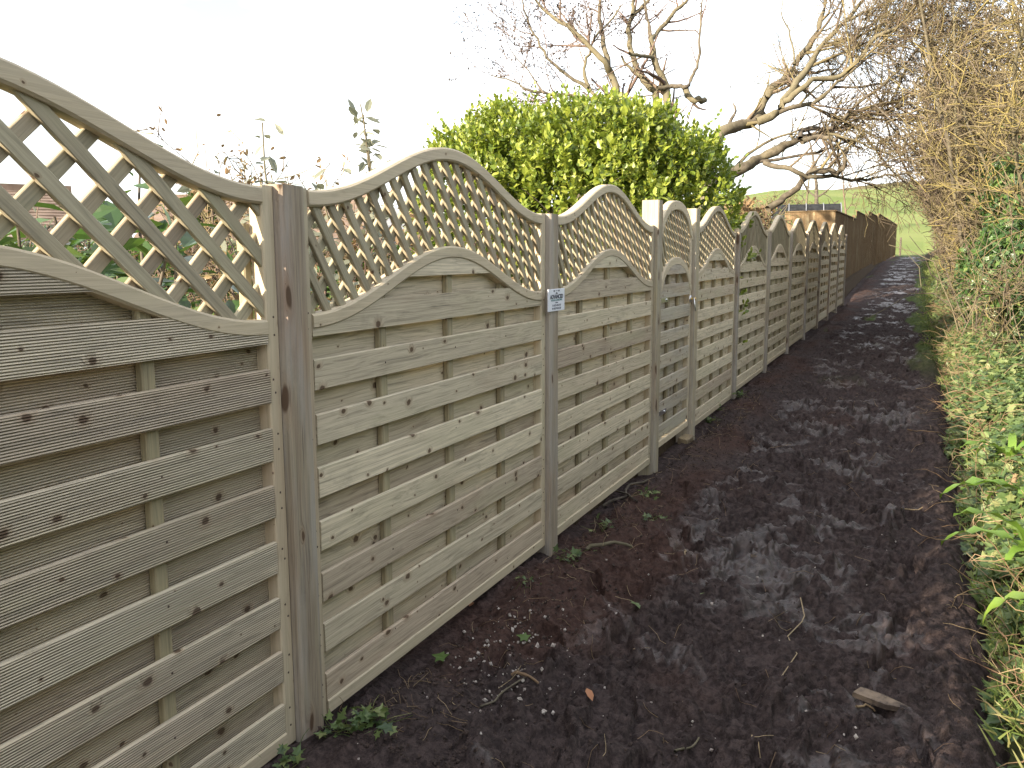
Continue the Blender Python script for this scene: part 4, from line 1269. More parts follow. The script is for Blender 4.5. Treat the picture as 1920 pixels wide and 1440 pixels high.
    # cut stubs
    for i, (x, y, h, tx, ty, label) in enumerate([(1.98, 6.2, 0.16, 0.15, 0.1, 'pale cut stub standing upright in the bank greenery'), (2.03, 6.45, 0.18, 0.5, 0.2, 'pale cut stub leaning to the right in the bank greenery'), (2.05, 5.2, 0.13, 0.1, -0.2, 'short orange cut stub among the fern leaves')]):
        tb = Tubes()
        tb.add(grow((0, 0, -0.03), (tx, ty, 1), h + 0.03, 4, 0.05, 0, r), np.array([0.014, 0.013, 0.012, 0.011]), 7)
        tag(obj('cut_stub', tb.build('cut_stub', M['straw']), None, (x, y, float(terrain_z(x, y)) + 0.05)), label, 'stub')


bank_growth()


# ------------------------------------------------------------------ brown closeboard fence beyond the last bay
def brown_fence():
    A, B = np.array([-0.48, 24.4]), np.array([0.20, 59.6])
    u = (B - A) / np.linalg.norm(B - A)
    ang = math.atan2(u[1], u[0])
    # (start, end, top height) of each stepped section along the run
    secs = [(0.0, 6.2, 2.52, 'first brown section, behind the end of the wavy fence'), (6.2, 11.5, 2.78, 'second brown section of the far fence'),
            (11.5, 17.5, 2.98, 'third brown section of the far fence'), (17.5, 25.5, 3.14, 'fourth brown section of the far fence'), (25.5, 35.2, 3.16, 'last brown section ending at the field')]
    r = np.random.default_rng(66)
    for a, b, zt, label in secs:
        p = A + u * a
        zb = float(base_z(p[1])) + 0.035
        root = thing('closeboard_fence', 'dark brown upright board fence, ' + label, 'fence', (p[0], p[1], zb), ang, 'brown closeboard fence sections')
        n = int(round((b - a) / 0.125))
        slope = (float(base_z((A + u * b)[1])) - float(base_z(p[1]))) / (b - a)
        H = zt - zb
        for k in range(n):
            h0 = slope * (b - a) * (k + 0.5) / n + (0.0 if k > 1 else 0.0)
            hh = max(1.2, H - h0 - 0.02)
            me = plank_mesh(round(hh, 1), 0.135, 0.016, M['brown'], 0.003)
            o = obj('board', me, root, ((k + 0.5) * (b - a) / n, 0.003 * (k % 2) - 0.002, h0 + 0.02 + hh / 2), (0, -math.pi / 2, 0))
            o.rotation_euler = (0.06, -math.pi / 2, 0)
            o.scale = (hh / round(hh, 1), 1, 1)
        obj('capping', plank_mesh(b - a, 0.03, 0.07, M['brown']), root, ((b - a) / 2, 0, H + 0.012))
        obj('fence_post', plank_mesh(H + 0.15, 0.10, 0.09, M['brown']), root, (b - a - 0.05, 0.065, H / 2 + 0.06), UP)
    # return facing the sun
    p = A
    zb = float(base_z(24.4)) + 0.12
    root = thing('closeboard_return', 'sunlit tan end section of the brown fence turning into the garden', 'fence', (p[0], p[1] - 0.02, zb), math.pi, 'brown closeboard fence sections')
    H = 2.52 - zb
    for k in range(10):
        o = obj('board', plank_mesh(H, 0.135, 0.016, M['brown'], 0.003), root, ((k + 0.5) * 0.125, 0.003 * (k % 2), H / 2), (0.06, -math.pi / 2, 0))
    obj('capping', plank_mesh(10 * 0.125, 0.03, 0.07, M['brown']), root, (10 * 0.0625, 0, H + 0.012))
    # stile post at the field
    tag(obj('field_post', plank_mesh(1.25, 0.12, 0.12, M['bark'], 0.01), None, (0.45, 60.6, float(base_z(60.6)) + 0.5), (0, -math.pi / 2, 0)), 'short dark post where the brown fence meets the field', 'post')


brown_fence()


# ------------------------------------------------------------------ garden behind the fence
def laurel(label, base, n_stem, top, n_leaf, seed, spread, size, mat='laurel', name='laurel_shrub', lean=(0, 0), tmin=0.4):
    r = np.random.default_rng(seed)
    root = thing(name, label, 'shrub', base)
    mes = [mesh('leaf', LEAF_V * np.array([sx, sx * w, sx]), LEAF_F, M[mat], False, {'rnd': np.full(len(LEAF_V), q)}) for sx, w, q in ((size, 0.85, 0.3), (size * 1.15, 0.9, 0.6), (size * 0.85, 0.8, 0.9), (size, 1.0, 0.1))]
    per = n_leaf // n_stem
    for s in range(n_stem):
        P = grow((r.normal(0, spread * 0.3), r.normal(0, spread), 0), (lean[0] + r.normal(0, 0.18), lean[1] + r.normal(0, 0.25), 1), top * r.uniform(0.75, 1.05), 9, 0.10, 0.04, r)
        tb = Tubes(); tb.add(P, np.linspace(0.012, 0.004, 9), 5)
        obj('stem', tb.build('stem', M['bark']), root)
        for k in range(per):
            t = r.uniform(tmin, 1.0) * 8; i = min(7, int(t)); f = t - i
            p = P[i] * (1 - f) + P[i + 1] * f + r.normal(0, 0.6 * size, 3) * np.array([1, 1, 0.7])
            d = unit(r.normal(0, 1, 3) * np.array([1, 1, 0.5]) + np.array([0, 0, 0.15]))
            n = unit(np.array([0.2, -0.2, 1.0]) + r.normal(0, 0.45, 3))
            b = unit(np.cross(n, d)); c = np.cross(d, b)
            o = obj('leaf', mes[int(r.integers(4))], root)
            o.matrix_local = Matrix(((d[0], b[0], c[0], p[0]), (d[1], b[1], c[1], p[1]), (d[2], b[2], c[2], p[2]), (0, 0, 0, 1)))
    return root


def gz(x, y):
    return float(terrain_z(x, y))


laurel('dark broad leaved laurel shrub seen through the nearest lattice', (-0.85, 1.92, gz(-0.85, 1.92)), 14, 1.56, 600, 71, 0.24, 0.12, tmin=0.55)
laurel('second laurel shrub with broad leaves behind the nearest lattice', (-1.0, 2.75, gz(-1.0, 2.75)), 11, 1.26, 330, 73, 0.28, 0.12, tmin=0.6)
laurel('unseen laurel shrub left of the frame, added to shade the nearest bay', (-0.62, 0.85, gz(-0.62, 0.85)), 9, 1.5, 300, 74, 0.25, 0.14)  # off-frame shrub, placed to keep sun off the first bay and post
laurel('tall pale stemmed buddleia with drooping grey leaves above the fence', (-1.45, 4.15, gz(-1.45, 4.15)), 10, 2.05, 300, 72, 0.34, 0.095, 'greyleaf', 'buddleia', tmin=0.62)


def twiggy(label, base, H, ns, seed, leafmat_, nleaf, col, spread, mr=0.004, name='garden_shrub', cat='shrub', leaf=0.05):
    r = np.random.default_rng(seed)
    root = thing(name, label, cat, base)
    main, tw = Tubes(), Tubes()
    for s in range(ns):
        P = grow((r.normal(0, spread * 0.4), r.normal(0, spread * 0.4), 0), (r.normal(0, 0.35), r.normal(0, 0.35), 1), H * r.uniform(0.75, 1.05), 7, 0.14, 0.02, r)
        R = np.linspace(0.010 + 0.006 * H, 0.006, 7)
        main.add(P, R, 5)
        sprout(tw, P, R, 2, 6 / max(1, H / 2), 0.42 * H, 0.85, 0.04, 0.2, mr, r=r)
    obj('stem', main.build('stem', M[col]), root)
    o = obj('twigs', tw.build('twigs', M[col]), root); o['kind'] = 'stuff'
    if nleaf:
        pp = np.concatenate([q[1:] for lst in tw.items.values() for (q, _, _) in lst])
        pp = pp[r.integers(0, len(pp), nleaf)] + r.normal(0, 0.03, (nleaf, 3))
        d = rand_dirs(nleaf, r); d[:, 2] -= 0.3
        o = obj('foliage', leaves('foliage', LEAF_V, LEAF_F, pp, d, rand_dirs(nleaf, r) + np.array([0, 0, 0.7]), r.uniform(0.6, 1.3, nleaf) * leaf, M[leafmat_], None), root); o['kind'] = 'stuff'
    return root


for i, (x, y, H, ns, lm, nl, col, sp, label) in enumerate([
        (-1.25, 4.7, 1.45, 8, 'brownleaf', 1500, 'redtwig', 0.5, 'withered brown shrub behind the second bay of lattice'),
        (-2.7, 5.3, 2.0, 8, 'brownleaf', 1800, 'twig', 0.7, 'taller withered shrub left of the evergreen bush'),
        (-3.6, 3.6, 1.45, 7, 'greyleaf', 900, 'redtwig', 0.6, 'low grey leaved shrub in the garden bed'),
        (-4.6, 6.6, 1.8, 8, 'brownleaf', 1500, 'redtwig', 0.8, 'brown garden shrub farther behind the second bay'),
        (-2.6, 2.2, 1.2, 6, 'greyleaf', 600, 'twig', 0.5, 'small grey twiggy shrub behind the nearest lattice'),
        (-1.7, 11.4, 1.75, 8, 'brownleaf', 2400, 'twig', 0.6, 'brown green shrub behind the third bay past the gate'),
        (-1.9, 14.0, 2.0, 8, 'bankleaf', 2600, 'twig', 0.5, 'leafy olive shrub behind the fourth bay past the gate'),
        (-1.9, 17.0, 2.0, 7, 'bankleaf', 1800, 'twig', 0.5, 'loose pale leaved shrub before the sunlit fence return'),
        (-3.4, 18.0, 2.5, 8, 'brownleaf', 2000, 'twig', 0.9, 'tan bare shrub under the gnarled tree')]):
    twiggy(label, (x, y, gz(x, y)), H, ns, 80 + i, lm, nl, col, sp, 0.0032 + 0.0003 * y)

# dark evergreen conifers and hedge masses farther off, seen through the lattice
def conifer(label, x, y, H, R0, n, seed, mat='conifer'):
    r = np.random.default_rng(seed)
    z0 = gz(x, y)
    root = thing('conifer', label, 'tree', (x, y, z0))
    tb = Tubes(); tb.add(np.array([(0, 0, 0), (0.02, 0, H * 0.5), (0, 0.02, H * 0.97)]), np.array([0.14, 0.09, 0.02]), 7)
    obj('trunk', tb.build('trunk', M['bark']), root)
    t = r.random(n) ** 0.7
    rad_ = R0 * (1 - t) ** 0.7 * (1 + 0.25 * np.sin(t * 40 + r.random(n))) * np.sqrt(r.uniform(0.35, 1.0, n))
    a = r.uniform(0, 2 * np.pi, n)
    pos = np.stack([rad_ * np.cos(a), rad_ * np.sin(a), 0.1 * H + 0.9 * H * t], -1)
    d = np.stack([np.cos(a), np.sin(a), np.full(n, 0.4)], -1) + r.normal(0, 0.35, (n, 3))
    o = obj('crown', leaves('crown', LEAF_V, LEAF_F, pos, d, rand_dirs(n, r), r.uniform(0.12, 0.28, n), M[mat], 0.14), root); o['kind'] = 'stuff'


p = at(380, 440, 22.0); conifer('dark conifer beside the tiled house roof', p[0], p[1], 2.75, 0.75, 2600, 91)
p = at(330, 420, 24.0); conifer('yellow green conifer left of the dark conifer', p[0], p[1], 1.75, 0.8, 2200, 92)
p = at(215, 440, 19.0); conifer('low dark clipped evergreen behind the nearest lattice', p[0], p[1], 1.6, 1.1, 2200, 93)


# ------------------------------------------------------------------ houses
M['brick'] = None
g_ = NT('red_brick')
tc_ = g_.n('TexCoord').outputs['Object']
mp_ = g_.n('Mapping', {'Vector': tc_, 'Rotation': (math.pi / 2, 0, 0)})
bt_ = g_.n('TexBrick', {'Vector': mp_.outputs[0], 'Color1': (0.36, 0.13, 0.07, 1), 'Color2': (0.29, 0.10, 0.055, 1), 'Mortar': (0.40, 0.36, 0.30, 1), 'Scale': 4.4, 'Mortar Size': 0.02})
M['brick'] = g_.finish(bt_.outputs['Color'], 0.9)
M['tile'] = plain('concrete_roof_tile', (0.12, 0.085, 0.065), (0.19, 0.14, 0.11), 3.0, 0.85, 0.01)
M['white'] = plain('white_render', (0.74, 0.74, 0.72), (0.66, 0.66, 0.64), 3.0, 0.7)
M['glass'] = plain('window_glass', (0.03, 0.035, 0.04), (0.05, 0.055, 0.06), 2.0, 0.08, 0, 0, 0.8)
M['slate'] = plain('grey_slate', (0.14, 0.15, 0.17), (0.20, 0.21, 0.23), 4.0, 0.7)
M['dark'] = plain('dark_netting', (0.014, 0.015, 0.017), (0.028, 0.030, 0.033), 9.0, 0.9, 0, 0, 0.1)


def bx(x0, x1, y0, y1, z0, z1, mat):
    V = [(x, y, z) for z in (z0, z1) for y in (y0, y1) for x in (x0, x1)]
    F = [(0, 2, 3, 1), (4, 5, 7, 6), (0, 1, 5, 4), (2, 6, 7, 3), (0, 4, 6, 2), (1, 3, 7, 5)]
    return mesh('block', V, np.array(F), mat)


def house(label, loc, rz, W, Dp, Hw, Hr, wall, roof, windows, rows=16):
    """walls, tiled pitched roof in overlapping courses, fascia, gutter, chimney, framed windows"""
    root = thing('house', label, 'house', loc, rz)
    obj('wall', bx(-W / 2, W / 2, -Dp / 2, Dp / 2, -1.0, Hw, wall), root)
    V = [(-W / 2, -Dp / 2, Hw), (-W / 2, Dp / 2, Hw), (-W / 2, 0, Hw + Hr), (W / 2, -Dp / 2, Hw), (W / 2, Dp / 2, Hw), (W / 2, 0, Hw + Hr)]
    obj('gable', mesh('gable', V, [np.array([(0, 2, 1), (3, 4, 5)]), np.array([(0, 3, 5, 2), (2, 5, 4, 1), (0, 1, 4, 3)])], wall), root)
    rf = None
    ov = 0.35
    for side in (-1, 1):
        for k in range(rows):
            t0, t1 = k / rows, (k + 1.25) / rows
            y0, y1 = side * (Dp / 2 + ov) * (1 - t0), side * (Dp / 2 + ov) * (1 - min(t1, 1))
            e = Hr / (Dp / 2) * ov
            z0, z1 = Hw - e + (Hr + e) * t0 + 0.10, Hw - e + (Hr + e) * min(t1, 1) + 0.06
            V = [(-W / 2 - 0.2, y0, z0), (W / 2 + 0.2, y0, z0), (W / 2 + 0.2, y1, z1), (-W / 2 - 0.2, y1, z1), (-W / 2 - 0.2, y0, z0 - 0.06), (W / 2 + 0.2, y0, z0 - 0.06), (W / 2 + 0.2, y1, z1 - 0.06), (-W / 2 - 0.2, y1, z1 - 0.06)]
            me = mesh('tile_course', V, np.array([(0, 1, 2, 3), (7, 6, 5, 4), (0, 4, 5, 1), (1, 5, 6, 2), (2, 6, 7, 3), (3, 7, 4, 0)]), roof)
            if rf is None: rf = obj('roof', me, root)
            else: obj('tile_course', me, rf)
        obj('fascia', bx(-W / 2 - 0.15, W / 2 + 0.15, side * (Dp / 2 + 0.22) - 0.02, side * (Dp / 2 + 0.22) + 0.02, Hw - 0.22, Hw - 0.02, M['white']), root)
    obj('ridge', bx(-W / 2 - 0.2, W / 2 + 0.2, -0.12, 0.12, Hw + Hr + 0.02, Hw + Hr + 0.20, roof), root)
    obj('vent_pipe', bx(W * 0.2, W * 0.2 + 0.1, 0.6, 0.7, Hw + Hr - 0.8, Hw + Hr + 0.1, M['slate']), root)
    for (x, z, w, h) in windows:
        f = obj('window', bx(x - w / 2, x + w / 2, -Dp / 2 - 0.04, -Dp / 2 + 0.02, z - h / 2, z + h / 2, M['white']), root)
        for s in (-1, 1):
            obj('pane', bx(x + s * w / 4 - w / 4 + 0.05, x + s * w / 4 + w / 4 - 0.05, -Dp / 2 - 0.055, -Dp / 2 - 0.035, z - h / 2 + 0.06, z + h / 2 - 0.06, M['glass']), f)
    return root


p = at(470, 470, 30.0)
house('red brick bungalow with brown tiled roof behind the nearest post', (p[0] - 1.4, p[1] + 2.6, gz(p[0], p[1]) - 0.75), rad(24), 7.5, 6.0, 2.05, 1.75, M['brick'], M['tile'], [(-1.2, 1.1, 1.3, 1.0), (1.4, 1.1, 1.3, 1.0)])
p = at(20, 430, 20.0)
house('white rendered house with brown roof at the far left', (p[0] - 2.6, p[1] - 0.3, gz(p[0], p[1]) - 0.7), rad(60), 6.0, 5.0, 2.3, 1.1, M['white'], M['tile'], [(1.4, 1.3, 1.1, 1.0)])
p = at(600, 470, 36.0)
house('distant brick house glimpsed through the second bay lattice', (p[0] - 1.0, p[1] + 2.0, gz(p[0], p[1]) - 1.2), rad(10), 8.0, 6.0, 2.2, 1.5, M['brick'], M['slate'], [(-1.5, 1.2, 1.2, 1.0), (1.6, 1.2, 1.2, 1.0)])

# garden hedges closing the view across the lawn
def hedge_block(label, a, b, H, n, mat, seed, name='garden_hedge'):
    r = np.random.default_rng(seed)
    a, b = np.asarray(a, float), np.asarray(b, float)
    L = np.linalg.norm(b - a); c = (a + b) / 2; u = (b - a) / L; v = np.array([-u[1], u[0]])
    root = thing(name, label, 'hedge', (c[0], c[1], gz(c[0], c[1])))
    s, w, t = r.uniform(-L / 2, L / 2, n), r.normal(0, 0.3, n), r.random(n) ** 0.6
    top = H * (1 + 0.12 * vnoise(s * 0.8, s * 0, seed) + 0.08 * vnoise(s * 2.5, s * 0, seed + 1))
    pos = np.stack([u[0] * s + v[0] * w, u[1] * s + v[1] * w, t * top], -1)
    o = obj('foliage', leaves('foliage', LEAF_V, LEAF_F, pos, rand_dirs(n, r), rand_dirs(n, r) + np.array([0, -0.3, 0.6]), r.uniform(0.12, 0.24, n), M[mat], 0.2), root); o['kind'] = 'stuff'
    tb = Tubes()
    for k in range(int(L * 2)):
        q = r.uniform(-L / 2, L / 2)
        tb.add(grow((u[0] * q, u[1] * q, 0), (0, 0, 1), H * 0.95, 6, 0.15, 0.05, r), np.linspace(0.03, 0.01, 6), 4)
    obj('stem', tb.build('stem', M['bark']), root)


hedge_block('dark green garden hedge beyond the lawn', (-16, 12), (-7.5, 19), 1.35, 7000, 'ivy', 101)
hedge_block('brown leaved garden hedge beyond the lawn, farther right', (-7.6, 20), (-2.6, 27), 2.3, 6000, 'brownleaf', 102)
hedge_block('unseen hedge continued beside the photographer, added to block low sky light', (3.45, -5.0), (3.45, 9.6), 1.7, 9000, 'bankleaf', 104)  # out-of-frame hedge, added so the fence is lit mainly from above
hedge_block('mixed green hedge on the far left of the garden', (-20, 3), (-15, 12), 1.5, 5000, 'conifer', 103)

# ------------------------------------------------------------------ dark netted garden cage behind the brown fence
def cage():
    r = np.random.default_rng(111)
    c = at(1515, 405, 29.0)
    z0 = gz(c[0], c[1])
    root = thing('netted_garden_cage', 'low dark netted garden tunnel behind the sunlit fence return', 'garden cage', (c[0], c[1], z0), rad(8))
    top = at(1515, 383, 29.0)[2] - z0
    n = 9
    a = np.linspace(0, math.pi, 15)
    w = 0.75
    xs_ = np.linspace(-1.15, 1.0, n)
    V = np.concatenate([np.stack([np.full(15, x), -np.cos(a) * w, np.sin(a) * 0.7 + top - 0.7], -1) for x in xs_])
    V2 = V.copy(); V2[:, 2] -= 0.01
    F = [(i * 15 + j, (i + 1) * 15 + j, (i + 1) * 15 + j + 1, i * 15 + j + 1) for i in range(n - 1) for j in range(14)]
    F += [(i * 15, i * 15 + 14, i * 15 + 7, i * 15 + 7) for i in ()]
    obj('cover', mesh('cover', V, np.array(F), M['dark'], True), root)
    for x in (-1.15, 1.0):
        obj('end_panel', mesh('end_panel', np.stack([np.full(15, x), -np.cos(a) * w, np.sin(a) * 0.7 + top - 0.7], -1), [np.arange(15)[None, :]], M['dark']), root)
    for x in np.linspace(-1.15, 1.0, 5):
        tb = Tubes(); P = np.stack([np.full(15, x), -np.cos(a) * (w + 0.015), np.sin(a) * 0.72 + top - 0.7], -1)
        P = np.concatenate([[(x, -w - 0.015, 0)], P, [(x, w + 0.015, 0)]])
        tb.add(P, np.full(17, 0.018), 6)
        obj('hoop', tb.build('hoop', M['slate']), root)
    for y in (-w, w):
        obj('side_panel', bx(-1.15, 1.0, y - 0.01, y + 0.01, 0, top - 0.7, M['dark']), root)


cage()

# ------------------------------------------------------------------ far trees
def far_tree(label, px, py, depth, H, seed, col, spread, dens, trunk_r, name='bare_tree', lv=3, mr=0.02):
    r = np.random.default_rng(seed)
    p = at(px, py, depth); z0 = gz(p[0], p[1])
    root = thing(name, label, 'tree', (p[0], p[1], z0))
    main, tw = Tubes(), Tubes()
    P = grow((0, 0, -0.1), (r.normal(0, 0.05), 0, 1), H, 9, 0.06, 0.05, r)
    R = np.linspace(trunk_r, trunk_r * 0.25, 9)
    main.add(P, R, 7)
    sprout(tw, P, R, lv, dens, H * spread, 0.75, 0.08, 0.2, mr, r=r, start=0.3)
    obj('trunk', main.build('trunk', M[col]), root)
    o = obj('twigs', tw.build('twigs', M[col]), root); o['kind'] = 'stuff'


M['birchbark'] = plain('birch_bark', (0.62, 0.60, 0.56), (0.40, 0.38, 0.35), 3, 0.8)
far_tree('slim ivy clad trunk rising behind the netted garden cage', 1529, 390, 34.0, 5.2, 121, 'bark', 0.25, 1.2, 0.12, mr=0.012)
far_tree('small purple twigged birch on the green hillside', 1593, 400, 75.0, 6.4, 122, 'redtwig', 0.34, 1.6, 0.11, mr=0.02)
far_tree('leaning slim tree left of the ivy clad trunk', 1512, 390, 42.0, 4.6, 123, 'bark', 0.28, 1.3, 0.10, mr=0.014)
for i, (px, d, H, label) in enumerate([(1400, 34, 4.4, 'rounded bare tan bush under the gnarled limbs'), (1445, 38, 4.2, 'bare tan bush left of the netted cage'), (1370, 30, 3.6, 'bare bush just right of the evergreen'), (1480, 44, 4.4, 'thin bare bush over the netted cage')]):
    p = at(px, 430, d)
    twiggy(label, (p[0], p[1], gz(p[0], p[1])), H * 0.62, 12, 130 + i, 'brownleaf', 900, 'twig', 1.6, 0.011, 'bare_bush', 'bush', 0.09)
# hedgerow along the brow of the hill
tb = Tubes()
r_ = np.random.default_rng(141)
for k in range(1500):
    x, y = r_.uniform(-60, 60), 262 + r_.normal(0, 3)
    tb.add(grow((x, y, gz(x, y)), (r_.normal(0, 0.4), 0, 1), r_.uniform(0.3, 1.1), 4, 0.2, 0, r_), np.array([0.10, 0.09, 0.07, 0.04]), 3)
tag(obj('far_hedgerow', tb.build('far_hedgerow', M['redtwig'])), 'thin brown hedgerow along the brow of the hill', 'hedgerow', kind='stuff')


# ------------------------------------------------------------------ things lying on the mud
def px_ground(px, py):
    d = FWD * FPX + (px - 960.0) * RGT + (720.0 - py) * UPV
    z = 0.0
    for k in range(6):
        t = (z - CAM[2]) / d[2]; q = CAM + d * t
        z = path_z(q[0], q[1])
    return np.array([q[0], q[1], z])


def litter():
    r = np.random.default_rng(151)
    # sticks
    sticks = [((1100, 1035), (1185, 1033), 0.010, 'bark', 'thick brown stick lying near the sign post'), ((1500, 1140), (1475, 1305), 0.0025, 'straw', 'thin pale stem curving across the wet mud'),
              ((1410, 1370), (1425, 1435), 0.003, 'straw', 'curved grass stem low in the middle of the mud'), ((1265, 1415), (1310, 1405), 0.004, 'bark', 'short thin twig at the bottom of the path'),
              ((1285, 1045), (1284, 1062), 0.004, 'straw', 'tiny upright straw in the mud'), ((1130, 955), (1215, 905), 0.010, 'bark', 'dead branch lying below the bay before the gate'),
              ((1130, 935), (1195, 945), 0.007, 'bark', 'broken twig beside the dead branch'), ((1605, 1330), (1640, 1335), 0.004, 'straw', 'pale forked root scrap beside the wood chip'),
              ((1700, 825), (1790, 830), 0.005, 'straw', 'pale twig reaching from the bank over the path'), ((1690, 960), (1790, 945), 0.004, 'straw', 'long thin twig lying at the path edge'),
              ((900, 1330), (985, 1290), 0.004, 'bark', 'dark bent twig among the chalk crumbs'), ((960, 1270), (1010, 1290), 0.006, 'straw', 'splintered pale twig among the chalk crumbs')]
    for a, b, rad0, mat, label in sticks:
        A, B = px_ground(*a), px_ground(*b)
        t = np.linspace(0, 1, 7)[:, None]
        P = A * (1 - t) + B * t
        L = np.linalg.norm(B - A)
        P[1:-1] += r.normal(0, 0.035 * L, (5, 3)) * np.array([1, 1, 0.2])
        P[:, 2] = [path_z(q[0], q[1]) + rad0 * 1.6 + 0.004 for q in P]
        P[1:-1, 2] = (P[:-2, 2] + P[1:-1, 2] + P[2:, 2]) / 3 + 0.003
        tb = Tubes(); tb.add(P, np.linspace(rad0, rad0 * 0.7, 7), 7)
        c = P.mean(0)
        tag(obj('stick', tb.build('stick', M[mat])), label, 'stick', 'sticks and stems lying on the mud')
    # broken board
    A, B = px_ground(1600, 1318), px_ground(1700, 1362)
    m = (A + B) / 2; d = B - A
    V = np.array([(-0.5, -0.5, 0), (-0.42, 0.5, 0), (0.0, 0.62, 0), (0.5, 0.3, 0), (0.42, -0.1, 0), (0.1, -0.5, 0)], float) * np.array([np.linalg.norm(d), 0.045, 1])
    top = V + np.array([0, 0, 0.018])
    me = mesh('wood_chip', np.concatenate([V, top]), [np.array([[5, 4, 3, 2, 1, 0], [6, 7, 8, 9, 10, 11]]), np.array([(i, (i + 1) % 6, 6 + (i + 1) % 6, 6 + i) for i in range(6)])], M['mudwood'])
    tag(obj('wood_chip', me, None, m + np.array([0, 0, 0.006]), (0.1, 0.12, math.atan2(d[1], d[0]))), 'flat split piece of wood half sunk in the mud', 'wood')
    # single leaves
    for (px, py), sz, mat, tmpl, label in [((1190, 1138), 0.062, 'ivy', 'ivy', 'single green ivy leaf lying on red soil'), ((1100, 1283), 0.055, 'rust', 'leaf', 'orange brown fallen leaf on the mud'),
                                           ((990, 1205), 0.05, 'ivy', 'ivy', 'pale ivy leaf among the chalk crumbs'), ((835, 1252), 0.06, 'ivy', 'ivy', 'dark ivy leaf in the shade below the fence'),
                                           ((845, 1170), 0.055, 'ivy', 'ivy', 'ivy leaf tucked against the bottom rail'), ((1312, 1122), 0.03, 'bankleaf', 'leaf', 'tiny green leaf on the wet mud'),
                                           ((880, 1145), 0.045, 'rust', 'leaf', 'reddish fallen leaf close to the bottom rail')]:
        if mat == 'rust' and 'rust' not in M:
            M['rust'] = leafmat('fallen_leaf', [(0.0, (0.24, 0.09, 0.04)), (1.0, (0.36, 0.16, 0.07))], 0.6, 0.1, (0.3, 0.15, 0.05))
        tv, tf = (IVY_V, IVY_F) if tmpl == 'ivy' else (LEAF_V, LEAF_F)
        p = px_ground(px, py)
        me = mesh('fallen_leaf', tv * sz, tf, M[mat], False, {'rnd': np.full(len(tv), 0.8)})
        tag(obj('fallen_leaf', me, None, p + np.array([0, 0, 0.018]), (r.normal(0, 0.25), r.normal(0, 0.25), r.uniform(0, 6.28))), label, 'leaf', 'single leaves lying on the mud')
    # chalky crumbs
    n = 300
    M['chalk'] = plain('chalk_crumb', (0.46, 0.42, 0.39), (0.26, 0.22, 0.20), 60, 0.9)
    V = np.array([(0.6, 0, 0.1), (0, 0.7, 0), (-0.5, 0.1, 0.05), (0.1, -0.6, 0), (0, 0, 0.55), (0.1, 0.1, -0.4)], float)
    F = [np.array([(0, 1, 4), (1, 2, 4), (2, 3, 4), (3, 0, 4), (1, 0, 5), (2, 1, 5), (3, 2, 5), (0, 3, 5)])]
    pos = []
    for k in range(n):
        if r.random() < 0.72: q = px_ground(r.normal(960, 62), r.normal(1225, 62))
        else: q = px_ground(r.uniform(640, 1700), r.uniform(1000, 1430))
        if q[0] < 0.05 or q[0] > 1.7: continue
        pos.append(q + np.array([0, 0, 0.007]))
    pos = np.array(pos); n = len(pos)
    sz = 0.0038 + 0.015 * r.random(n) ** 3
    V2, F2, A2 = scatter(V, F, pos, rand_dirs(n, r), rand_dirs(n, r), sz)
    tag(obj('chalk_crumbs', mesh('chalk_crumbs', V2, F2, M['chalk'])), 'scatter of white chalk crumbs on the dark soil', 'crumbs', kind='stuff')
    # soil crumbs
    n = 9000
    y = 1.9 + 9 * r.random(n) ** 1.8; x = np.where(r.random(n) < 0.6, np.abs(r.normal(0.1, 0.32, n)) + 0.03, r.uniform(0.05, 1.8, n))
    ok = x < 1.85; x, y = x[ok], y[ok]; n = len(x)
    iy = np.clip(np.searchsorted(pys, y), 1, len(pys) - 1); ix = np.clip(np.searchsorted(pxs, x), 1, len(pxs) - 1)
    pos = np.stack([x, y, PZ[iy, ix] + 0.002], -1)
    sz = 0.003 + 0.013 * r.random(n) ** 3
    V2, F2, A2 = scatter(V, F, pos, rand_dirs(n, r), rand_dirs(n, r), sz)
    M['soil'] = plain('soil_crumb', (0.026, 0.019, 0.018), (0.055, 0.036, 0.030), 50, 0.9)
    tag(obj('soil_crumbs', mesh('soil_crumbs', V2, F2, M['soil'])), 'loose crumbs of dark soil over the path', 'soil', kind='stuff')
    # thin dead grass and roots trodden into the soil
    tb = Tubes()
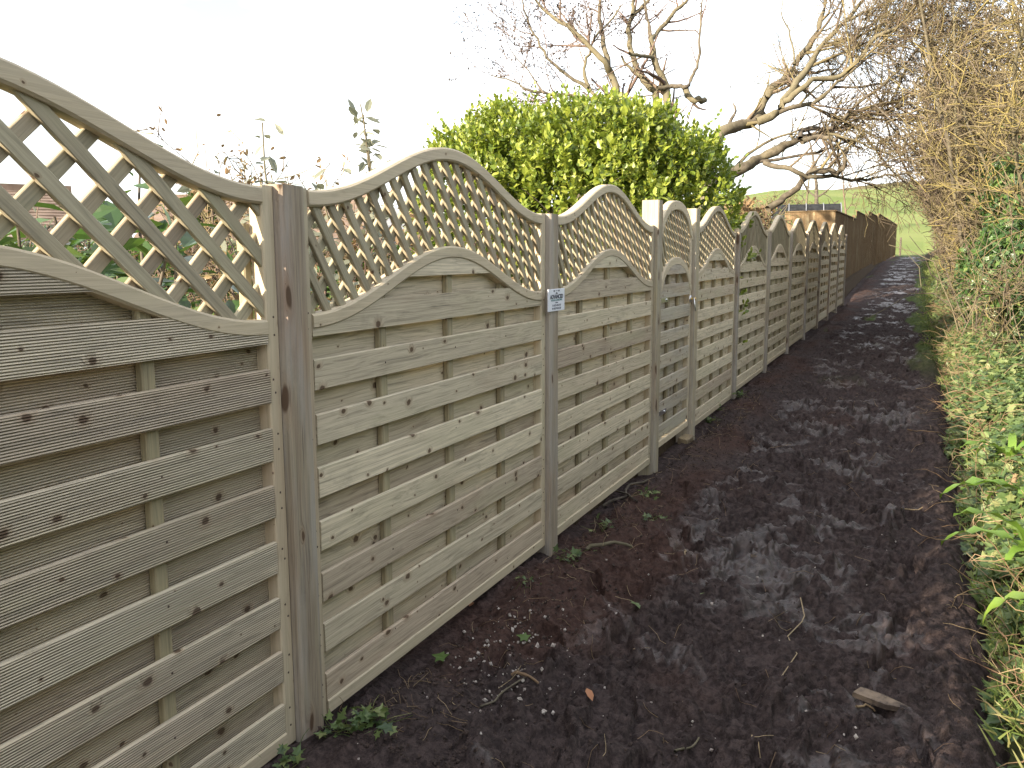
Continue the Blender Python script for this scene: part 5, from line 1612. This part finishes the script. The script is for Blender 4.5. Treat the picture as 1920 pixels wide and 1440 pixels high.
    for k in range(420):
        if r.random() < 0.6: x, y = abs(r.normal(0.12, 0.2)) + 0.04, 2.0 + 7 * r.random() ** 1.5
        else: x, y = r.uniform(0.1, 1.8), 2.0 + 9 * r.random() ** 1.6
        P = grow((x, y, path_z(x, y) + 0.006), (r.normal(), r.normal(), 0.1), r.uniform(0.03, 0.14), 5, 0.3, -0.02, r)
        P[:, 2] = np.maximum(P[:, 2], [path_z(q[0], q[1]) + 0.003 for q in P])
        tb.add(P, np.linspace(0.0011, 0.0006, 5) * (1 + 0.08 * y), 3)
    tag(obj('trodden_straw', tb.build('trodden_straw', M['straw'])), 'short bits of dead grass trodden into the mud', 'straw', kind='stuff')
    # weeds at the fence foot
    weeds = [((640, 1375), 0.10, 26, 'leafy weed at the foot of the nearest post'), ((695, 1368), 0.12, 34, 'larger leafy weed just right of the nearest post'), ((540, 1438), 0.09, 20, 'weed cut by the bottom edge below the nearest post'),
             ((1068, 1048), 0.10, 26, 'grassy weed at the foot of the sign post'), ((1212, 932), 0.11, 22, 'green weed below the bay before the gate'), ((1228, 968), 0.11, 22, 'leafy weed out on the mud before the gate'),
             ((1132, 992), 0.11, 20, 'yellow green weed between the sign post and gate'), ((985, 1096), 0.06, 12, 'tiny seedling below the second bay'), ((1345, 775), 0.13, 22, 'weed at the foot of the first bay past the gate'),
             ((1385, 745), 0.14, 22, 'weed by the first post past the gate'), ((1330, 795), 0.12, 18, 'sparse weed right of the far gate post')]
    for (px, py), sz, n, label in weeds:
        sz *= 0.8
        p = px_ground(px, py)
        root = thing('weed', label, 'weed', p, 0, 'weeds along the foot of the fence')
        d = np.stack([r.normal(0, 1, n), r.normal(0, 1, n), r.uniform(0.1, 0.9, n)], -1)
        pos = np.stack([r.normal(0, 0.03, n), r.normal(0, 0.03, n), r.uniform(0.0, 0.05, n)], -1)
        o = obj('foliage', leaves('foliage', IVY_V, IVY_F, pos, d, np.array([0, 0, 1.0]) + r.normal(0, 0.3, (n, 3)), r.uniform(0.25, 0.5, n) * sz, M['bankleaf']), root); o['kind'] = 'stuff'
        tb = Tubes()
        for k in range(9):
            tb.add(grow((r.normal(0, 0.02), r.normal(0, 0.02), 0.0), (r.normal(0, 1), r.normal(0, 1), 0.7), sz * r.uniform(0.6, 1.4), 5, 0.15, -0.12, r), np.linspace(0.0016, 0.0008, 5), 3)
        obj('stem', tb.build('stem', M['grassblade']), root)


litter()
